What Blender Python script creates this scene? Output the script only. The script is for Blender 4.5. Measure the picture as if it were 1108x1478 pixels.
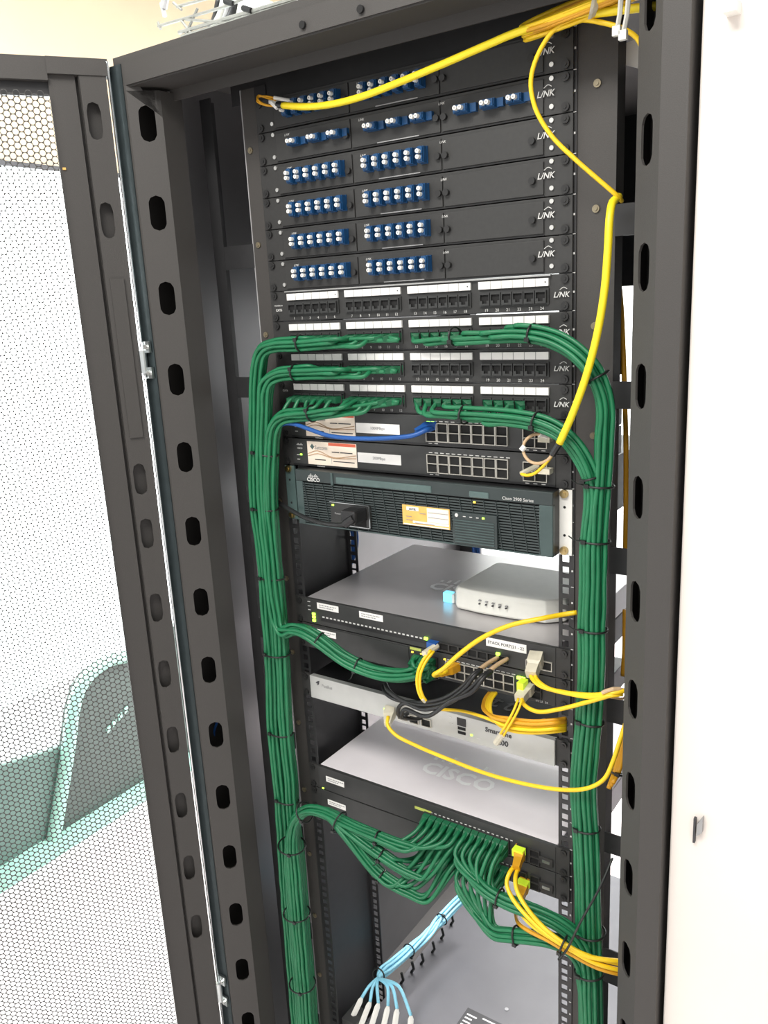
import bpy, bmesh, math, random
from mathutils import Vector, Matrix
random.seed(7)
scene = bpy.context.scene
COL = scene.collection
for o in list(bpy.data.objects):
    bpy.data.objects.remove(o)

# ------------------------------------------------------------------ camera, world, lights, exposure
Z0 = 1.94                      # height of the top of the first rack unit above the floor
UN = 0.04445
CAM = Vector((0.637079, -0.987753, Z0 - 0.286423))
YAW, PIT, ROL, FPX = 0.6101885, -0.2496993, -0.0525113, 1200.467
MR = (Matrix.Rotation(YAW, 3, 'Z') @ Matrix.Rotation(PIT, 3, 'X') @ Matrix(((1, 0, 0), (0, 0, -1), (0, 1, 0)))
      @ Matrix.Rotation(ROL, 3, 'Z'))
cd = bpy.data.cameras.new('camera')
cam = bpy.data.objects.new('camera', cd)
COL.objects.link(cam)
cam.matrix_world = Matrix.Translation(CAM) @ MR.to_4x4()
cd.sensor_fit = 'VERTICAL'; cd.sensor_height = 36.0; cd.lens = FPX / 1478 * 36.0
cd.clip_start = 0.02; cd.clip_end = 60
scene.camera = cam

world = bpy.data.worlds.new('room_light'); scene.world = world
world.use_nodes = True
bg = world.node_tree.nodes['Background']
bg.inputs[0].default_value = (1.0, 0.985, 0.97, 1); bg.inputs[1].default_value = 0.72

def area(name, loc, size, power, target, color=(1, 1, 1)):
    l = bpy.data.lights.new(name, 'AREA'); l.shape = 'RECTANGLE'; l.size, l.size_y = size
    l.energy = power; l.color = color
    o = bpy.data.objects.new(name, l); COL.objects.link(o); o.location = loc
    o.rotation_euler = (Vector(target) - Vector(loc)).to_track_quat('-Z', 'Y').to_euler()
    return o
area('ceiling_lamp_front_aisle', (0.1, -1.35, 2.85), (1.2, 0.6), 34, (0.1, -1.0, 0), (1, 0.97, 0.92))
area('fill_rear_aisle', (0.25, 1.55, 2.85), (1.4, 0.6), 160, (0.2, 1.35, 0), (1, 0.98, 1.0))  # unseen lamp added to brighten the rear and the switch lids
area('fill_side_aisle', (-1.35, 0.1, 2.85), (0.6, 1.2), 18, (-1.4, 0.3, 0), (0.96, 1, 0.99))  # unseen lamp added to brighten floor and wall past the open door

scene.view_settings.view_transform = 'Standard'
scene.view_settings.look = 'None'
scene.view_settings.gamma = 1.0
scene.view_settings.use_curve_mapping = False
scene.view_settings.exposure = 0.45

# ------------------------------------------------------------------ coordinates
def Z(k):                       # height of rack-unit line k (0 = top of the first panel)
    return Z0 - k * UN
def ray(u, v):
    return MR @ Vector(((u - 554) / FPX, (739 - v) / FPX, -1))
def at(u, v, axis, val):
    d = ray(u, v)
    return CAM + d * ((val - CAM[axis]) / d[axis])
def P(u, v, y):
    return at(u, v, 1, y)

# ------------------------------------------------------------------ materials
MATS = {}
def mat(name, col, rough=0.5, metal=0.0, vary=0.08, scale=60, emit=None, coat=0.0, spec=0.5, bump=0.0):
    if name in MATS: return MATS[name]
    m = bpy.data.materials.new(name); m.use_nodes = True
    nt = m.node_tree; b = nt.nodes['Principled BSDF']
    tc = nt.nodes.new('ShaderNodeTexCoord'); no = nt.nodes.new('ShaderNodeTexNoise')
    no.inputs['Scale'].default_value = scale; no.inputs['Detail'].default_value = 3
    nt.links.new(tc.outputs['Object'], no.inputs['Vector'])
    cr = nt.nodes.new('ShaderNodeValToRGB')
    a = [max(0, c * (1 - vary)) for c in col]; z = [min(1, c * (1 + vary)) for c in col]
    cr.color_ramp.elements[0].color = (*a, 1); cr.color_ramp.elements[1].color = (*z, 1)
    cr.color_ramp.elements[0].position = .3; cr.color_ramp.elements[1].position = .7
    nt.links.new(no.outputs['Fac'], cr.inputs['Fac']); nt.links.new(cr.outputs['Color'], b.inputs['Base Color'])
    b.inputs['Roughness'].default_value = rough; b.inputs['Metallic'].default_value = metal
    b.inputs['Specular IOR Level'].default_value = spec
    b.inputs['Coat Weight'].default_value = coat
    if bump:
        bp = nt.nodes.new('ShaderNodeBump'); bp.inputs['Strength'].default_value = bump; bp.inputs['Distance'].default_value = .0006
        nt.links.new(no.outputs['Fac'], bp.inputs['Height']); nt.links.new(bp.outputs['Normal'], b.inputs['Normal'])
    if emit:
        b.inputs['Emission Color'].default_value = (*emit[0], 1); b.inputs['Emission Strength'].default_value = emit[1]
    MATS[name] = m
    return m
M = dict(
    frame=mat('black_powder_coat', (.050, .0465, .043), .6, bump=.25, scale=900),
    inner=mat('dark_interior_paint', (.024, .024, .025), .4),
    side=mat('side_panel_paint', (.17, .168, .172), .30, .6, scale=8),
    panel=mat('black_panel_paint', (.031, .031, .030), .5, scale=200),
    panel2=mat('charcoal_panel_paint', (.032, .033, .0325), .45),
    black=mat('black_plastic', (.012, .012, .013), .4),
    void=mat('dark_socket_cavity', (.006, .006, .006), .8),
    silverline=mat('bare_metal_edge', (.6, .6, .58), .3, 1),
    steel=mat('bright_steel', (.75, .77, .78), .18, 1),
    chrome=mat('zinc_steel', (.62, .66, .66), .28, 1),
    leaf=mat('blued_steel', (.055, .072, .076), .32, .6),
    brass=mat('brass_screw', (.55, .42, .2), .35, 1),
    rivet=mat('dull_brass_rivet', (.30, .26, .18), .4, .8),
    screw=mat('nickel_screw', (.75, .75, .72), .3, .9),
    dscrew=mat('black_screw', (.02, .02, .02), .35),
    lcblue=mat('blue_adapter_plastic', (.008, .062, .17), .35),
    cap=mat('white_ceramic', (.86, .85, .80), .4, vary=.02),
    white=mat('white_label_paper', (.84, .83, .80), .6, vary=.02),
    print=mat('white_print', (.62, .62, .60), .6, vary=.02),
    dprint=mat('dark_print', (.05, .05, .055), .6),
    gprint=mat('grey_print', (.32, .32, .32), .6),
    green=mat('green_cable_jacket', (.010, .155, .062), .42, vary=.12, scale=40),
    gplug=mat('green_plug_boot', (.008, .110, .046), .4),
    yellowb=mat('lemon_tube_jacket', (.93, .72, .02), .4, vary=.04, scale=30),
    yellow=mat('yellow_fibre_jacket', (.88, .58, .014), .4, vary=.06, scale=30),
    orange=mat('amber_fibre_jacket', (.66, .32, .012), .42, vary=.1, scale=30),
    brown=mat('brown_fibre_jacket', (.30, .14, .04), .45),
    tan=mat('tan_boot', (.55, .38, .22), .5),
    clear=mat('milky_plug', (.62, .58, .46), .3, vary=.1),
    lime=mat('lime_latch', (.55, .72, .03), .35, emit=((.65, .9, .05), .25)),
    blue=mat('blue_cable_jacket', (.012, .085, .32), .4),
    cyan=mat('light_blue_jacket', (.30, .70, .88), .4),
    cord=mat('black_cord', (.014, .014, .015), .45),
    tie=mat('black_nylon', (.010, .012, .011), .4),
    wtie=mat('natural_nylon', (.66, .66, .60), .4),
    jackmetal=mat('jack_shell_metal', (.62, .60, .54), .35, .6),
    swtop=mat('light_grey_metal', (.58, .56, .57), .33, .55, vary=.03, scale=20),
    swtop2=mat('mid_grey_metal', (.105, .105, .112), .32, .2, vary=.05, scale=15),
    swtoplit=mat('lit_grey_lid_metal', (.84, .80, .825), .34, .05, vary=.02, scale=20),  # same grey lid metal, with the blown-out light painted into its colour
    logo=mat('white_silk_print', (.97, .97, .97), .35, vary=.01),
    silver=mat('silver_fascia', (.50, .51, .49), .36, .35, vary=.03),
    teal=mat('router_fascia', (.029, .040, .040), .45),
    teal2=mat('router_trim', (.050, .078, .076), .38),
    lens=mat('smoky_window', (.085, .13, .125), .25),
    led=mat('green_led', (.35, .8, .05), .4, emit=((.45, 1, .06), 3.0)),
    leda=mat('amber_led', (.9, .6, .05), .4, emit=((1, .65, .05), 2.2)),
    ledb=mat('cyan_led', (.2, .65, .85), .4, emit=((.18, .65, .9), 1.0)),
    cream=mat('cream_sticker', (.88, .77, .64), .5, vary=.05),
    red=mat('red_sticker_band', (.62, .12, .06), .5),
    orangest=mat('orange_sticker', (.80, .46, .12), .5),
    wavest=mat('brown_sticker_wave', (.52, .34, .2), .5),
    modem=mat('ivory_plastic', (.80, .80, .74), .4, vary=.02),
    wall=mat('beige_wall_paint', (.56, .46, .33), .8, vary=.03, scale=4),
    wwhite=mat('white_wall_panel', (.84, .88, .88), .6, vary=.02, scale=4),
    pane=mat('glowing_white_panel', (.84, .88, .88), .6, vary=.02, scale=4, emit=((.90, 1.0, .99), 3.0)),  # white panel material with added glow
    floor=mat('pale_vinyl_floor', (.80, .74, .74), .5, vary=.04, scale=6),
    cabw=mat('white_cabinet_paint', (.82, .76, .70), .6, vary=.02, scale=5),
    bin=mat('grey_green_plastic', (.10, .17, .145), .45, vary=.06, scale=10),
    binrim=mat('pale_green_plastic', (.30, .52, .44), .4),
    bindark=mat('dark_green_panel', (.060, .085, .075), .35),
    ltprint=mat('yellow_green_label', (.50, .55, .12), .5),
    ceil=mat('ceiling_paint', (.80, .76, .68), .8, vary=.02, scale=4),
    tray=mat('galvanised_wire', (.22, .22, .20), .45, .3),
)

# ------------------------------------------------------------------ mesh building
WO = {}                        # world origin of each object
def world_of(o):
    return WO.get(o.name, Vector((0, 0, 0))) if o else Vector((0, 0, 0))
class MB:
    def __init__(s): s.v = []; s.f = []
    def add(s, vs, fs):
        n = len(s.v); s.v += [tuple(p) for p in vs]; s.f += [tuple(i + n for i in f) for f in fs]; return s
    def box(s, x0, x1, y0, y1, z0, z1):
        if x0 > x1: x0, x1 = x1, x0
        if y0 > y1: y0, y1 = y1, y0
        if z0 > z1: z0, z1 = z1, z0
        return s.add([(x0, y0, z0), (x1, y0, z0), (x1, y1, z0), (x0, y1, z0), (x0, y0, z1), (x1, y0, z1), (x1, y1, z1), (x0, y1, z1)],
                     [(0, 3, 2, 1), (4, 5, 6, 7), (0, 1, 5, 4), (1, 2, 6, 5), (2, 3, 7, 6), (3, 0, 4, 7)])
    def cyl(s, c, ax, r, h, n=12, r2=None):      # from c along ax by h
        c = Vector(c); a = Vector(ax).normalized(); r2 = r if r2 is None else r2
        p = a.orthogonal().normalized(); q = a.cross(p); vs = []
        for (o, rr) in ((0, r), (h, r2)):
            for i in range(n):
                t = 2 * math.pi * i / n
                vs.append(c + a * o + (p * math.cos(t) + q * math.sin(t)) * rr)
        fs = [(i, (i + 1) % n, n + (i + 1) % n, n + i) for i in range(n)] + [tuple(range(n - 1, -1, -1)), tuple(range(n, 2 * n))]
        return s.add(vs, fs)
    def prism(s, poly, fn, c0, c1):              # poly in (a,b), fn(a,b,c)->xyz
        n = len(poly)
        vs = [fn(a, b, c0) for a, b in poly] + [fn(a, b, c1) for a, b in poly]
        return s.add(vs, [(i, (i + 1) % n, n + (i + 1) % n, n + i) for i in range(n)] + [tuple(range(n - 1, -1, -1)), tuple(range(n, 2 * n))])
    def tube(s, pts, r, n=8, cap=True, flat=1.0):
        pts = [Vector(p) for p in pts]; m = len(pts)
        tn = [(pts[min(i + 1, m - 1)] - pts[max(i - 1, 0)]).normalized() for i in range(m)]
        u = tn[0].orthogonal().normalized(); vs = []
        for i in range(m):
            u = (u - tn[i] * u.dot(tn[i])).normalized(); w = tn[i].cross(u)
            rr = r[i] if isinstance(r, (list, tuple)) else r
            for k in range(n):
                t = 2 * math.pi * k / n
                vs.append(pts[i] + (u * math.cos(t) + w * math.sin(t) * flat) * rr)
        fs = [(i * n + k, i * n + (k + 1) % n, (i + 1) * n + (k + 1) % n, (i + 1) * n + k) for i in range(m - 1) for k in range(n)]
        if cap: fs += [tuple(range(n - 1, -1, -1)), tuple(range((m - 1) * n, m * n))]
        return s.add(vs, fs)
    def holed(s, rect, cen, rad, angs, fn, t):   # rectangular cell with one hole, thickness t
        a0, a1, b0, b1 = rect; ca, cb = cen
        A = set(angs)
        for x in (a0, a1):
            for y in (b0, b1): A.add(math.atan2(y - cb, x - ca) % (2 * math.pi))
        A = sorted(A); n = len(A); inn = []; out = []
        for g in A:
            c, q = math.cos(g), math.sin(g); r = rad(c, q)
            inn.append((ca + c * r, cb + q * r))
            d = min(((a1 - ca) / c if c > 1e-9 else (a0 - ca) / c if c < -1e-9 else 1e9),
                    ((b1 - cb) / q if q > 1e-9 else (b0 - cb) / q if q < -1e-9 else 1e9))
            out.append((ca + c * d, cb + q * d))
        vs = [fn(a, b, 0) for a, b in inn] + [fn(a, b, 0) for a, b in out] + [fn(a, b, t) for a, b in inn] + [fn(a, b, t) for a, b in out]
        fs = []
        for i in range(n):
            j = (i + 1) % n
            fs += [(i, n + i, n + j, j), (2 * n + i, 2 * n + j, 3 * n + j, 3 * n + i), (i, j, 2 * n + j, 2 * n + i), (n + i, 3 * n + i, 3 * n + j, n + j)]
        return s.add(vs, fs)
    def mesh(s, name, m=None, smooth=False, off=Vector((0, 0, 0))):
        me = bpy.data.meshes.new(name)
        me.from_pydata([(p[0] - off[0], p[1] - off[1], p[2] - off[2]) for p in s.v], [], s.f)
        if m: me.materials.append(M[m] if isinstance(m, str) else m)
        if smooth:
            me.polygons.foreach_set('use_smooth', [True] * len(me.polygons))
        me.update(); return me
    def fix(s, me):
        b = bmesh.new(); b.from_mesh(me); bmesh.ops.recalc_face_normals(b, faces=b.faces); b.to_mesh(me); b.free(); return me
    def build(s, name, m, parent=None, smooth=False, bevel=0, fix=False):
        off = world_of(parent)
        if parent is None and s.v:               # origin at the base of the thing
            xs, ys, zs = zip(*s.v); off = Vector(((min(xs) + max(xs)) / 2, (min(ys) + max(ys)) / 2, min(zs)))
        me = s.mesh(name, m, smooth, off)
        if fix: s.fix(me)
        o = bpy.data.objects.new(name, me); COL.objects.link(o)
        if parent: o.parent = parent
        else: o.location = off
        WO[o.name] = off.copy()
        if bevel:
            md = o.modifiers.new('bevel', 'BEVEL'); md.width = bevel; md.segments = 2; md.limit_method = 'ANGLE'
        return o
def inst(name, me, parent, loc, rot=None, scale=None):
    o = bpy.data.objects.new(name, me); COL.objects.link(o); o.parent = parent
    o.location = Vector(loc) - world_of(parent); WO[o.name] = Vector(loc)
    if rot: o.rotation_euler = rot
    if scale: o.scale = scale
    return o
def tag(o, label=None, cat=None, group=None, kind=None):
    if label: o['label'] = label
    if cat: o['category'] = cat
    if group: o['group'] = group
    if kind: o['kind'] = kind
    return o
def thing(name, loc, label, cat, group=None):
    o = bpy.data.objects.new(name, None); COL.objects.link(o); o.location = loc; o.empty_display_size = .02
    WO[o.name] = Vector(loc)
    return tag(o, label, cat, group)
def catmull(pts, step=.008):
    pts = [Vector(p) for p in pts]
    if len(pts) < 3:
        n = max(2, int((pts[1] - pts[0]).length / step)); return [pts[0].lerp(pts[1], i / n) for i in range(n + 1)]
    out = []; e = [pts[0] * 2 - pts[1]] + pts + [pts[-1] * 2 - pts[-2]]
    for i in range(1, len(e) - 2):
        p0, p1, p2, p3 = e[i - 1:i + 3]
        d1 = max((p1 - p0).length, 1e-5) ** .5; d2 = max((p2 - p1).length, 1e-5) ** .5; d3 = max((p3 - p2).length, 1e-5) ** .5
        m1 = ((p1 - p0) / d1 - (p2 - p0) / (d1 + d2) + (p2 - p1) / d2) * d2
        m2 = ((p2 - p1) / d2 - (p3 - p1) / (d2 + d3) + (p3 - p2) / d3) * d2
        n = max(2, int((p2 - p1).length / step) + 1)
        for k in range(n):
            t = k / n; t2, t3 = t * t, t * t * t
            out.append(p1 * (2 * t3 - 3 * t2 + 1) + m1 * (t3 - 2 * t2 + t) + p2 * (-2 * t3 + 3 * t2) + m2 * (t3 - t2))
    out.append(pts[-1]); return out
TXT = {}
def text(s, size, m, parent, loc, name='lettering', rot=(math.pi / 2, 0, 0), align='CENTER', shear=0, bold=0, sx=1, label=None):
    key = (s, size, m, align, shear, bold)
    if key not in TXT:
        c = bpy.data.curves.new('lettering', 'FONT'); c.body = s; c.size = size; c.align_x = align; c.align_y = 'CENTER'
        c.shear = shear; c.offset = bold; c.extrude = .0002; c.resolution_u = 2
        t = bpy.data.objects.new('lettering', c); COL.objects.link(t)
        dg = bpy.context.evaluated_depsgraph_get()
        me = bpy.data.meshes.new_from_object(t.evaluated_get(dg)); me.materials.clear(); me.materials.append(M[m])
        bpy.data.objects.remove(t); bpy.data.curves.remove(c); TXT[key] = me
    return inst(name, TXT[key], parent, loc, rot, (sx, 1, 1))
def stadium(r, L):              # half width r, half length L along b
    def f(c, q):
        d = r / max(abs(c), 1e-9)
        if d * abs(q) <= L - r: return d
        k = L - r; b = abs(q) * k
        return b + math.sqrt(max(0, b * b - k * k + r * r))
    return f
def rectr(w, h):
    return lambda c, q: min(w / max(abs(c), 1e-9), h / max(abs(q), 1e-9))
def XZ(y, d=1): return lambda a, b, c: (a, y + c * d, b)
ANG16 = [2 * math.pi * i / 20 for i in range(20)]
NUM = 'one two three four five six seven eight nine ten eleven twelve thirteen fourteen fifteen sixteen seventeen eighteen nineteen twenty twenty-one twenty-two twenty-three twenty-four'.split()
ORD = 'first second third fourth fifth sixth seventh eighth ninth tenth eleventh twelfth'.split()

# ------------------------------------------------------------------ the room
def struct(name, mb, m):
    return tag(mb.build(name, m), kind='structure')
struct('floor', MB().box(-4, 4, -4.5, 3.2, -.05, 0), 'floor')
struct('wall_left', MB().box(-2.32, -2.22, -1.5, 3.2, 0, 3.3), 'wall')
struct('wall_back', MB().box(-2.22, 4, 3.0, 3.1, 0, 3.3), 'wwhite')
struct('glow_panel_1', MB().box(-2.22, -2.2, -1.5, 3.0, .25, Z0 + .235), 'pane')  # white wall panel made to glow so the door mesh washes out
struct('baseboard_left', MB().box(-2.22, -2.19, -1.5, 3.0, 0, .25), 'wwhite')
struct('trim_1', MB().box(-2.22, -2.19, -1.5, 3.0, Z0 + .235, Z0 + .252), 'dprint')
struct('ceiling', MB().box(-2.22, 4, .35, 3.0, 3.2, 3.3), 'ceil')


# ------------------------------------------------------------------ the rack cabinet
TOPZ = Z0 + .053
rack = thing('rack_cabinet', (0, 0, 0), 'tall black server rack with slotted posts and an open perforated door', 'server rack')
ZS = [Z0 - .1467 - .12142 * k for k in range(-1, 15)]
slot = stadium(.0115, .0245)
ZLO, ZHI = .06, Z0 + .018
for s in (-1, 1):
    mb = MB()
    # front strip, slotted chamfer and inward return of one folded steel post
    def cham(a, b, c, s=s):    # a: 0..0.0495 along the 45 degree face from the front edge
        k = a / 1.41421
        return (s * (.376 - k + c * .7071), -.12 + k + c * .7071, b)
    mb.box(s * .376, s * .402, -.12, -.117, ZLO - .05, TOPZ)
    mb.box(s * .399, s * .402, -.117, -.03, ZLO - .05, TOPZ)
    zc = sorted(ZS); edges = [ZLO] + [(zc[i] + zc[i + 1]) / 2 for i in range(len(zc) - 1)] + [ZHI]
    for i, z in enumerate(zc):
        L = slot
        mb.holed((0, .0465, edges[i], edges[i + 1]), (.0248, z), L, ANG16, cham, .0025)
    mb.add([cham(0, TOPZ, 0), cham(.0465, TOPZ - .07, 0), cham(.0465, ZHI, 0), cham(0, ZHI, 0)], [(0, 1, 2, 3)])
    mb.box(s * .3431, s * .3456, -.087, -.05, ZLO, ZHI)
    mb.box(s * .3431, s * .399, -.05, -.047, ZLO, ZHI)
    tag(mb.build('post', 'frame', rack, fix=True), 'black folded steel post with a column of oval slots')
# head beam: front strip, chamfer, soffit
mb = MB().box(-.376, .376, -.12, -.117, TOPZ - .028, TOPZ)
mb.box(-.376, .376, -.117, -.06, TOPZ - .030, TOPZ - .028).box(-.39, .39, -.117, -.06, TOPZ - .003, TOPZ).box(-.35, .35, -.062, -.06, TOPZ - .045, TOPZ - .028)
head = mb.build('head_beam', 'frame', rack)
for (u, v) in ((453, 42), (536, 20)):
    p = P(u, v, -.10); inst('bolt_hole', MB().cyl((0, 0, 0), (0, -1, 0), .0045, .003, 10).mesh('bolt_hole', 'void'), head, (p.x, -.1205 + .0 if v > 30 else -.1205, max(p.z, TOPZ - .026)))
MB().box(-.402, .402, -.115, .86, TOPZ, TOPZ + .012).build('roof', 'frame', rack)
MB().box(-.292, .292, .004, .006, Z0 + .001, TOPZ).build('dark_filler', 'inner', rack)  # added dark sheet standing in for the shaded interior above the panels
MB().box(-.402, .402, -.12, .86, .012, .06).build('plinth', 'frame', rack)
for s in (-1, 1):
    MB().box(s * .402, s * .3985, -.03, .86, .06, TOPZ).build('side_panel', 'side', rack)
    MB().box(s * .402, s * .35, .83, .86, .06, TOPZ).build('rear_post', 'inner', rack)
    MB().box(s * .399, s * .385, .30, .34, .06, TOPZ).build('side_brace', 'inner', rack)
MB().box(-.35, .35, .835, .84, Z0 - .285, TOPZ).build('rear_blocker', 'inner', rack)  # made-up dark sheet that hides the bright rear behind the gap
# mounting rails: C channel with square holes in both flanges, wing plate, rivets, wall brackets
BR = [(-.194, -.229), (-.396, -.429), (-.605, -.640), (-.814, -.850), (-1.020, -1.052), (-1.212, -1.27), (-1.42, -1.455), (-1.63, -1.665)]
rivet_me = MB().cyl((0, 0, 0), (0, -1, 0), .0045, .002, 12).cyl((0, -.002, 0), (0, -1, 0), .0022, .0012, 8).mesh('rivet', 'rivet')
for s in (-1, 1):
    mb = MB(); zt, zb = Z(0) + .02, Z(41)
    def fl(y): return lambda a, b, c, y=y, s=s: (s * a, y + c, b)
    for (y, k0) in ((.0016, 0), (.152, 8)):
        z = Z(k0); mb.box(s * .223, s * .2425, y, y + .002, z, zt)
        for k in range(k0, 41):
            zs = Z(k); cz = [zs - .00635, zs - .022225, zs - .0381]; ed = [zs, zs - .0142875, zs - .0301625, zs - UN]
            for j in range(3):
                mb.holed((.223, .2425, ed[j + 1], ed[j]), (.2325, cz[j]), rectr(.0048, .0048), [math.pi / 4 * q for q in range(8)], fl(y), .002)
    mb.box(s * .2425, s * .2445, .0016, .154, zb, zt)
    rail = mb.build('mounting_rail', 'inner', rack)
    xe = .273 if s < 0 else .291
    mb = MB().box(s * .2445, s * xe, .0036, .0056, zb, zt).box(s * (xe - .0015), s * xe, .0056, .03, zb, zt)
    wing = mb.build('rail_wing', 'frame', rack)
    for k in range(14):
        inst('rivet', rivet_me, wing, (s * (.268 if s > 0 else .262), .0036, Z0 - .063 - .1335 * k))
    for (b, c) in BR:
        MB().box(s * xe, s * .342, .002, .004, Z0 + b, Z0 + c).build('rail_bracket', 'inner', rack)
    MB().box(s * .334, s * .356, .0015, .004, zb, zt).box(s * .354, s * .356, .004, .03, zb, zt).build('rail_upright', 'inner', rack)
    if s < 0: MB().box(-.2738, -.2722, .0028, .0036, zb, zt).build('edge_highlight', 'gprint', wing)  # lit bend of the wing painted on as a paler strip
    # white unit numerals and ticks printed beside the holes
    mb = MB()
    for k in range(0, 40):
        mb.box(s * .2405, s * .2440, .0008, .0015, Z(k) - .0004, Z(k) + .0004) if s > 0 else None
        if s > 0: mb.box(s * .2410, s * .2432, .0008, .0015, Z(k + .5) - .0012, Z(k + .5) + .0012)
    if mb.v: tag(mb.build('unit_marks', 'print', rail), kind='stuff')

# ------------------------------------------------------------------ the open perforated door (part of the rack)
HX, HY = -.4015, -.126
DD = Vector((-.548, -.8365)).normalized(); DN = Vector((-DD.y, DD.x))       # along the door; towards the viewer's side
def DF(a, b, c):               # a from the hinge, b height, c towards the inside of the rack
    return (HX + DD.x * a + DN.x * c, HY + DD.y * a + DN.y * c, b)
def PDoor(u, v, c=0):          # pixel to door plane
    d = ray(u, v); n = Vector((DN.x, DN.y, 0)); q = Vector(DF(0, 0, c))
    p = CAM + d * ((q - CAM).dot(n) / d.dot(n))
    return ((Vector((p.x, p.y)) - Vector((HX, HY))).dot(DD), p.z)
DTOP = Z0 + .062; DBOT = .05
def dbox(mb, a0, a1, b0, b1, c0, c1):
    vs = [DF(a, b, c) for c in (c0, c1) for (a, b) in ((a0, b0), (a1, b0), (a1, b1), (a0, b1))]
    return mb.add(vs, [(0, 3, 2, 1), (4, 5, 6, 7), (0, 1, 5, 4), (1, 2, 6, 5), (2, 3, 7, 6), (3, 0, 4, 7)])
AM = .082                      # where the perforation starts
mb = MB()
dbox(mb, .006, AM, DBOT, DTOP, -.018, -.0165); dbox(mb, AM, .79, DTOP - .03, DTOP, -.018, .0); dbox(mb, AM, .79, DBOT, DBOT + .05, -.018, 0)
dbox(mb, .72, .79, DBOT, DTOP, -.018, -.0165); dbox(mb, .004, .0075, DBOT, DTOP, -.018, .0)
dbox(mb, .046, AM, DBOT, DTOP, -.0165, -.006); dbox(mb, .0, AM, DTOP - .022, DTOP, -.018, .002)
door = tag(mb.build('door', 'frame', rack, fix=True), 'black perforated door swung wide open, seen from its inner side')
mb = MB(); dslots = []
for (u, v) in ((149, 175), (166, 318), (217, 690), (226, 768), (238, 875), (250, 970), (261, 1065), (271, 1160), (281, 1250), (291, 1335)):
    a, b = PDoor(u, v); dslots.append(b)
gap = .1175
zs = sorted(dslots); lim = [DBOT + .02] + [(zs[i] + zs[i + 1]) / 2 for i in range(len(zs) - 1)] + [DTOP - .022]
for i, z in enumerate(zs):
    mb.holed((.0075, .042, lim[i], lim[i + 1]), (.0265, z), stadium(.0095, .025), ANG16, DF, -.0025)
mb.fix
dbox(mb, .0405, .042, DBOT + .02, DTOP - .022, -.016, 0)
mb.build('slotted_stile', 'frame', door, fix=True)
mb = MB()
a0, b0 = PDoor(172, 402); a1, b1 = PDoor(209, 630)
dbox(mb, .014, .034, b1, b0, 0, .003)
mb.build('hinge_plate', 'frame', door)
mb = MB(); a, b = PDoor(131, 243); dbox(mb, AM - .008, AM - .0035, b - .0015, b + .0015, -.006, -.004)
mb.build('orange_mark', 'orangest', door)
dbox(MB(), AM, .72, DTOP - .048, DTOP - .03, -.018, -.013).build('mesh_border', 'inner', door)
# hinge rod and knuckles
mb = MB().cyl((HX + .004, HY - .003, DBOT), (0, 0, 1), .0019, DTOP - DBOT - .004, 12)
mb.build('hinge_rod', 'steel', door, smooth=True)
for (u, v, h) in ((215, 522, .034), (316, 1428, .04)):
    p = P(u, v, HY)
    mb = MB().cyl((HX + .004, HY - .003, p.z - h / 2), (0, 0, 1), .0062, h, 14)
    mb.box(HX + .004, HX + .018, HY - .001, HY + .003, p.z - h * .75, p.z - h * .25).box(HX + .004, HX + .018, HY - .001, HY + .003, p.z + h * .4, p.z + h * .9)
    hg = mb.build('hinge', 'chrome', door)
    for dz in (-.5, .65):
        inst('bolt', MB().cyl((0, 0, 0), (0, -1, 0), .0035, .004, 8).mesh('bolt', 'screw'), hg, (HX + .013, HY - .001, p.z + h * dz))
MB().box(-.4105, -.380, -.1215, -.1202, DBOT, TOPZ).build('hinge_leaf', 'leaf', rack)
# perforated sheet: hexagonal lattice of holes
def perforated(a0, a1, b0, b1, p, rh, fn, t):
    vs = []; fs = []; cx = p * math.sqrt(3) / 2; rc = p / math.sqrt(3); ri = p / 2
    ang = [(math.cos(math.pi / 6 * k), math.sin(math.pi / 6 * k), rc if k % 2 == 0 else ri) for k in range(12)]
    na = int((a1 - a0) / cx); nb = int((b1 - b0) / p)
    for i in range(na):
        for j in range(nb):
            a = a0 + cx * (i + .6); b = b0 + p * (j + .5 + (.5 if i % 2 else 0)); n = len(vs)
            vs += [fn(a + x * rh, b + y * rh, 0) for x, y, r in ang] + [fn(a + x * r, b + y * r, 0) for x, y, r in ang] + [fn(a + x * rh, b + y * rh, t) for x, y, r in ang]
            for k in range(12):
                l = (k + 1) % 12
                fs += [(n + k, n + 12 + k, n + 12 + l, n + l), (n + k, n + l, n + 24 + l, n + 24 + k)]
    mb = MB(); mb.v = vs; mb.f = fs; return mb
sheet = perforated(AM, .722, DBOT + .05, DTOP - .044, .0090, .0041, DF, -.0008)
tag(sheet.build('perforated_sheet', 'frame', door), kind='stuff')

# ------------------------------------------------------------------ neighbours and background
nb = thing('white_cabinet', (.8, .3, 0), 'plain white cabinet standing flush beside the black rack', 'cabinet')
MB().box(.4065, 1.25, -.085, .9, .02, 2.25).build('carcass', 'cabw', nb)
MB().box(.4075, 1.25, -.104, -.086, .03, 2.24).build('door', 'cabw', nb, bevel=.002)
q = P(1002, 1198, -.107)
lt = MB().box(q.x - .0012, q.x + .0012, -.109, -.104, q.z - .016, q.z + .016).build('latch', 'dprint', nb)
MB().prism([(.003, .006), (.009, .017), (.009, -.003), (.003, -.009)], lambda a, b, c: (q.x + a, -.1045 - c, q.z + b + .004), 0, .006).build('latch_lever', 'gprint', lt, fix=True)
q = P(1052, 2, -.107)
hb = MB().box(q.x - .004, q.x, -.112, -.104, q.z - .001, q.z + .10).build('handle_bar', 'dprint', nb)
MB().box(q.x - .002, q.x + .010, -.122, -.104, q.z - .012, q.z - .002).build('handle_end', 'cap', hb)

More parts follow.
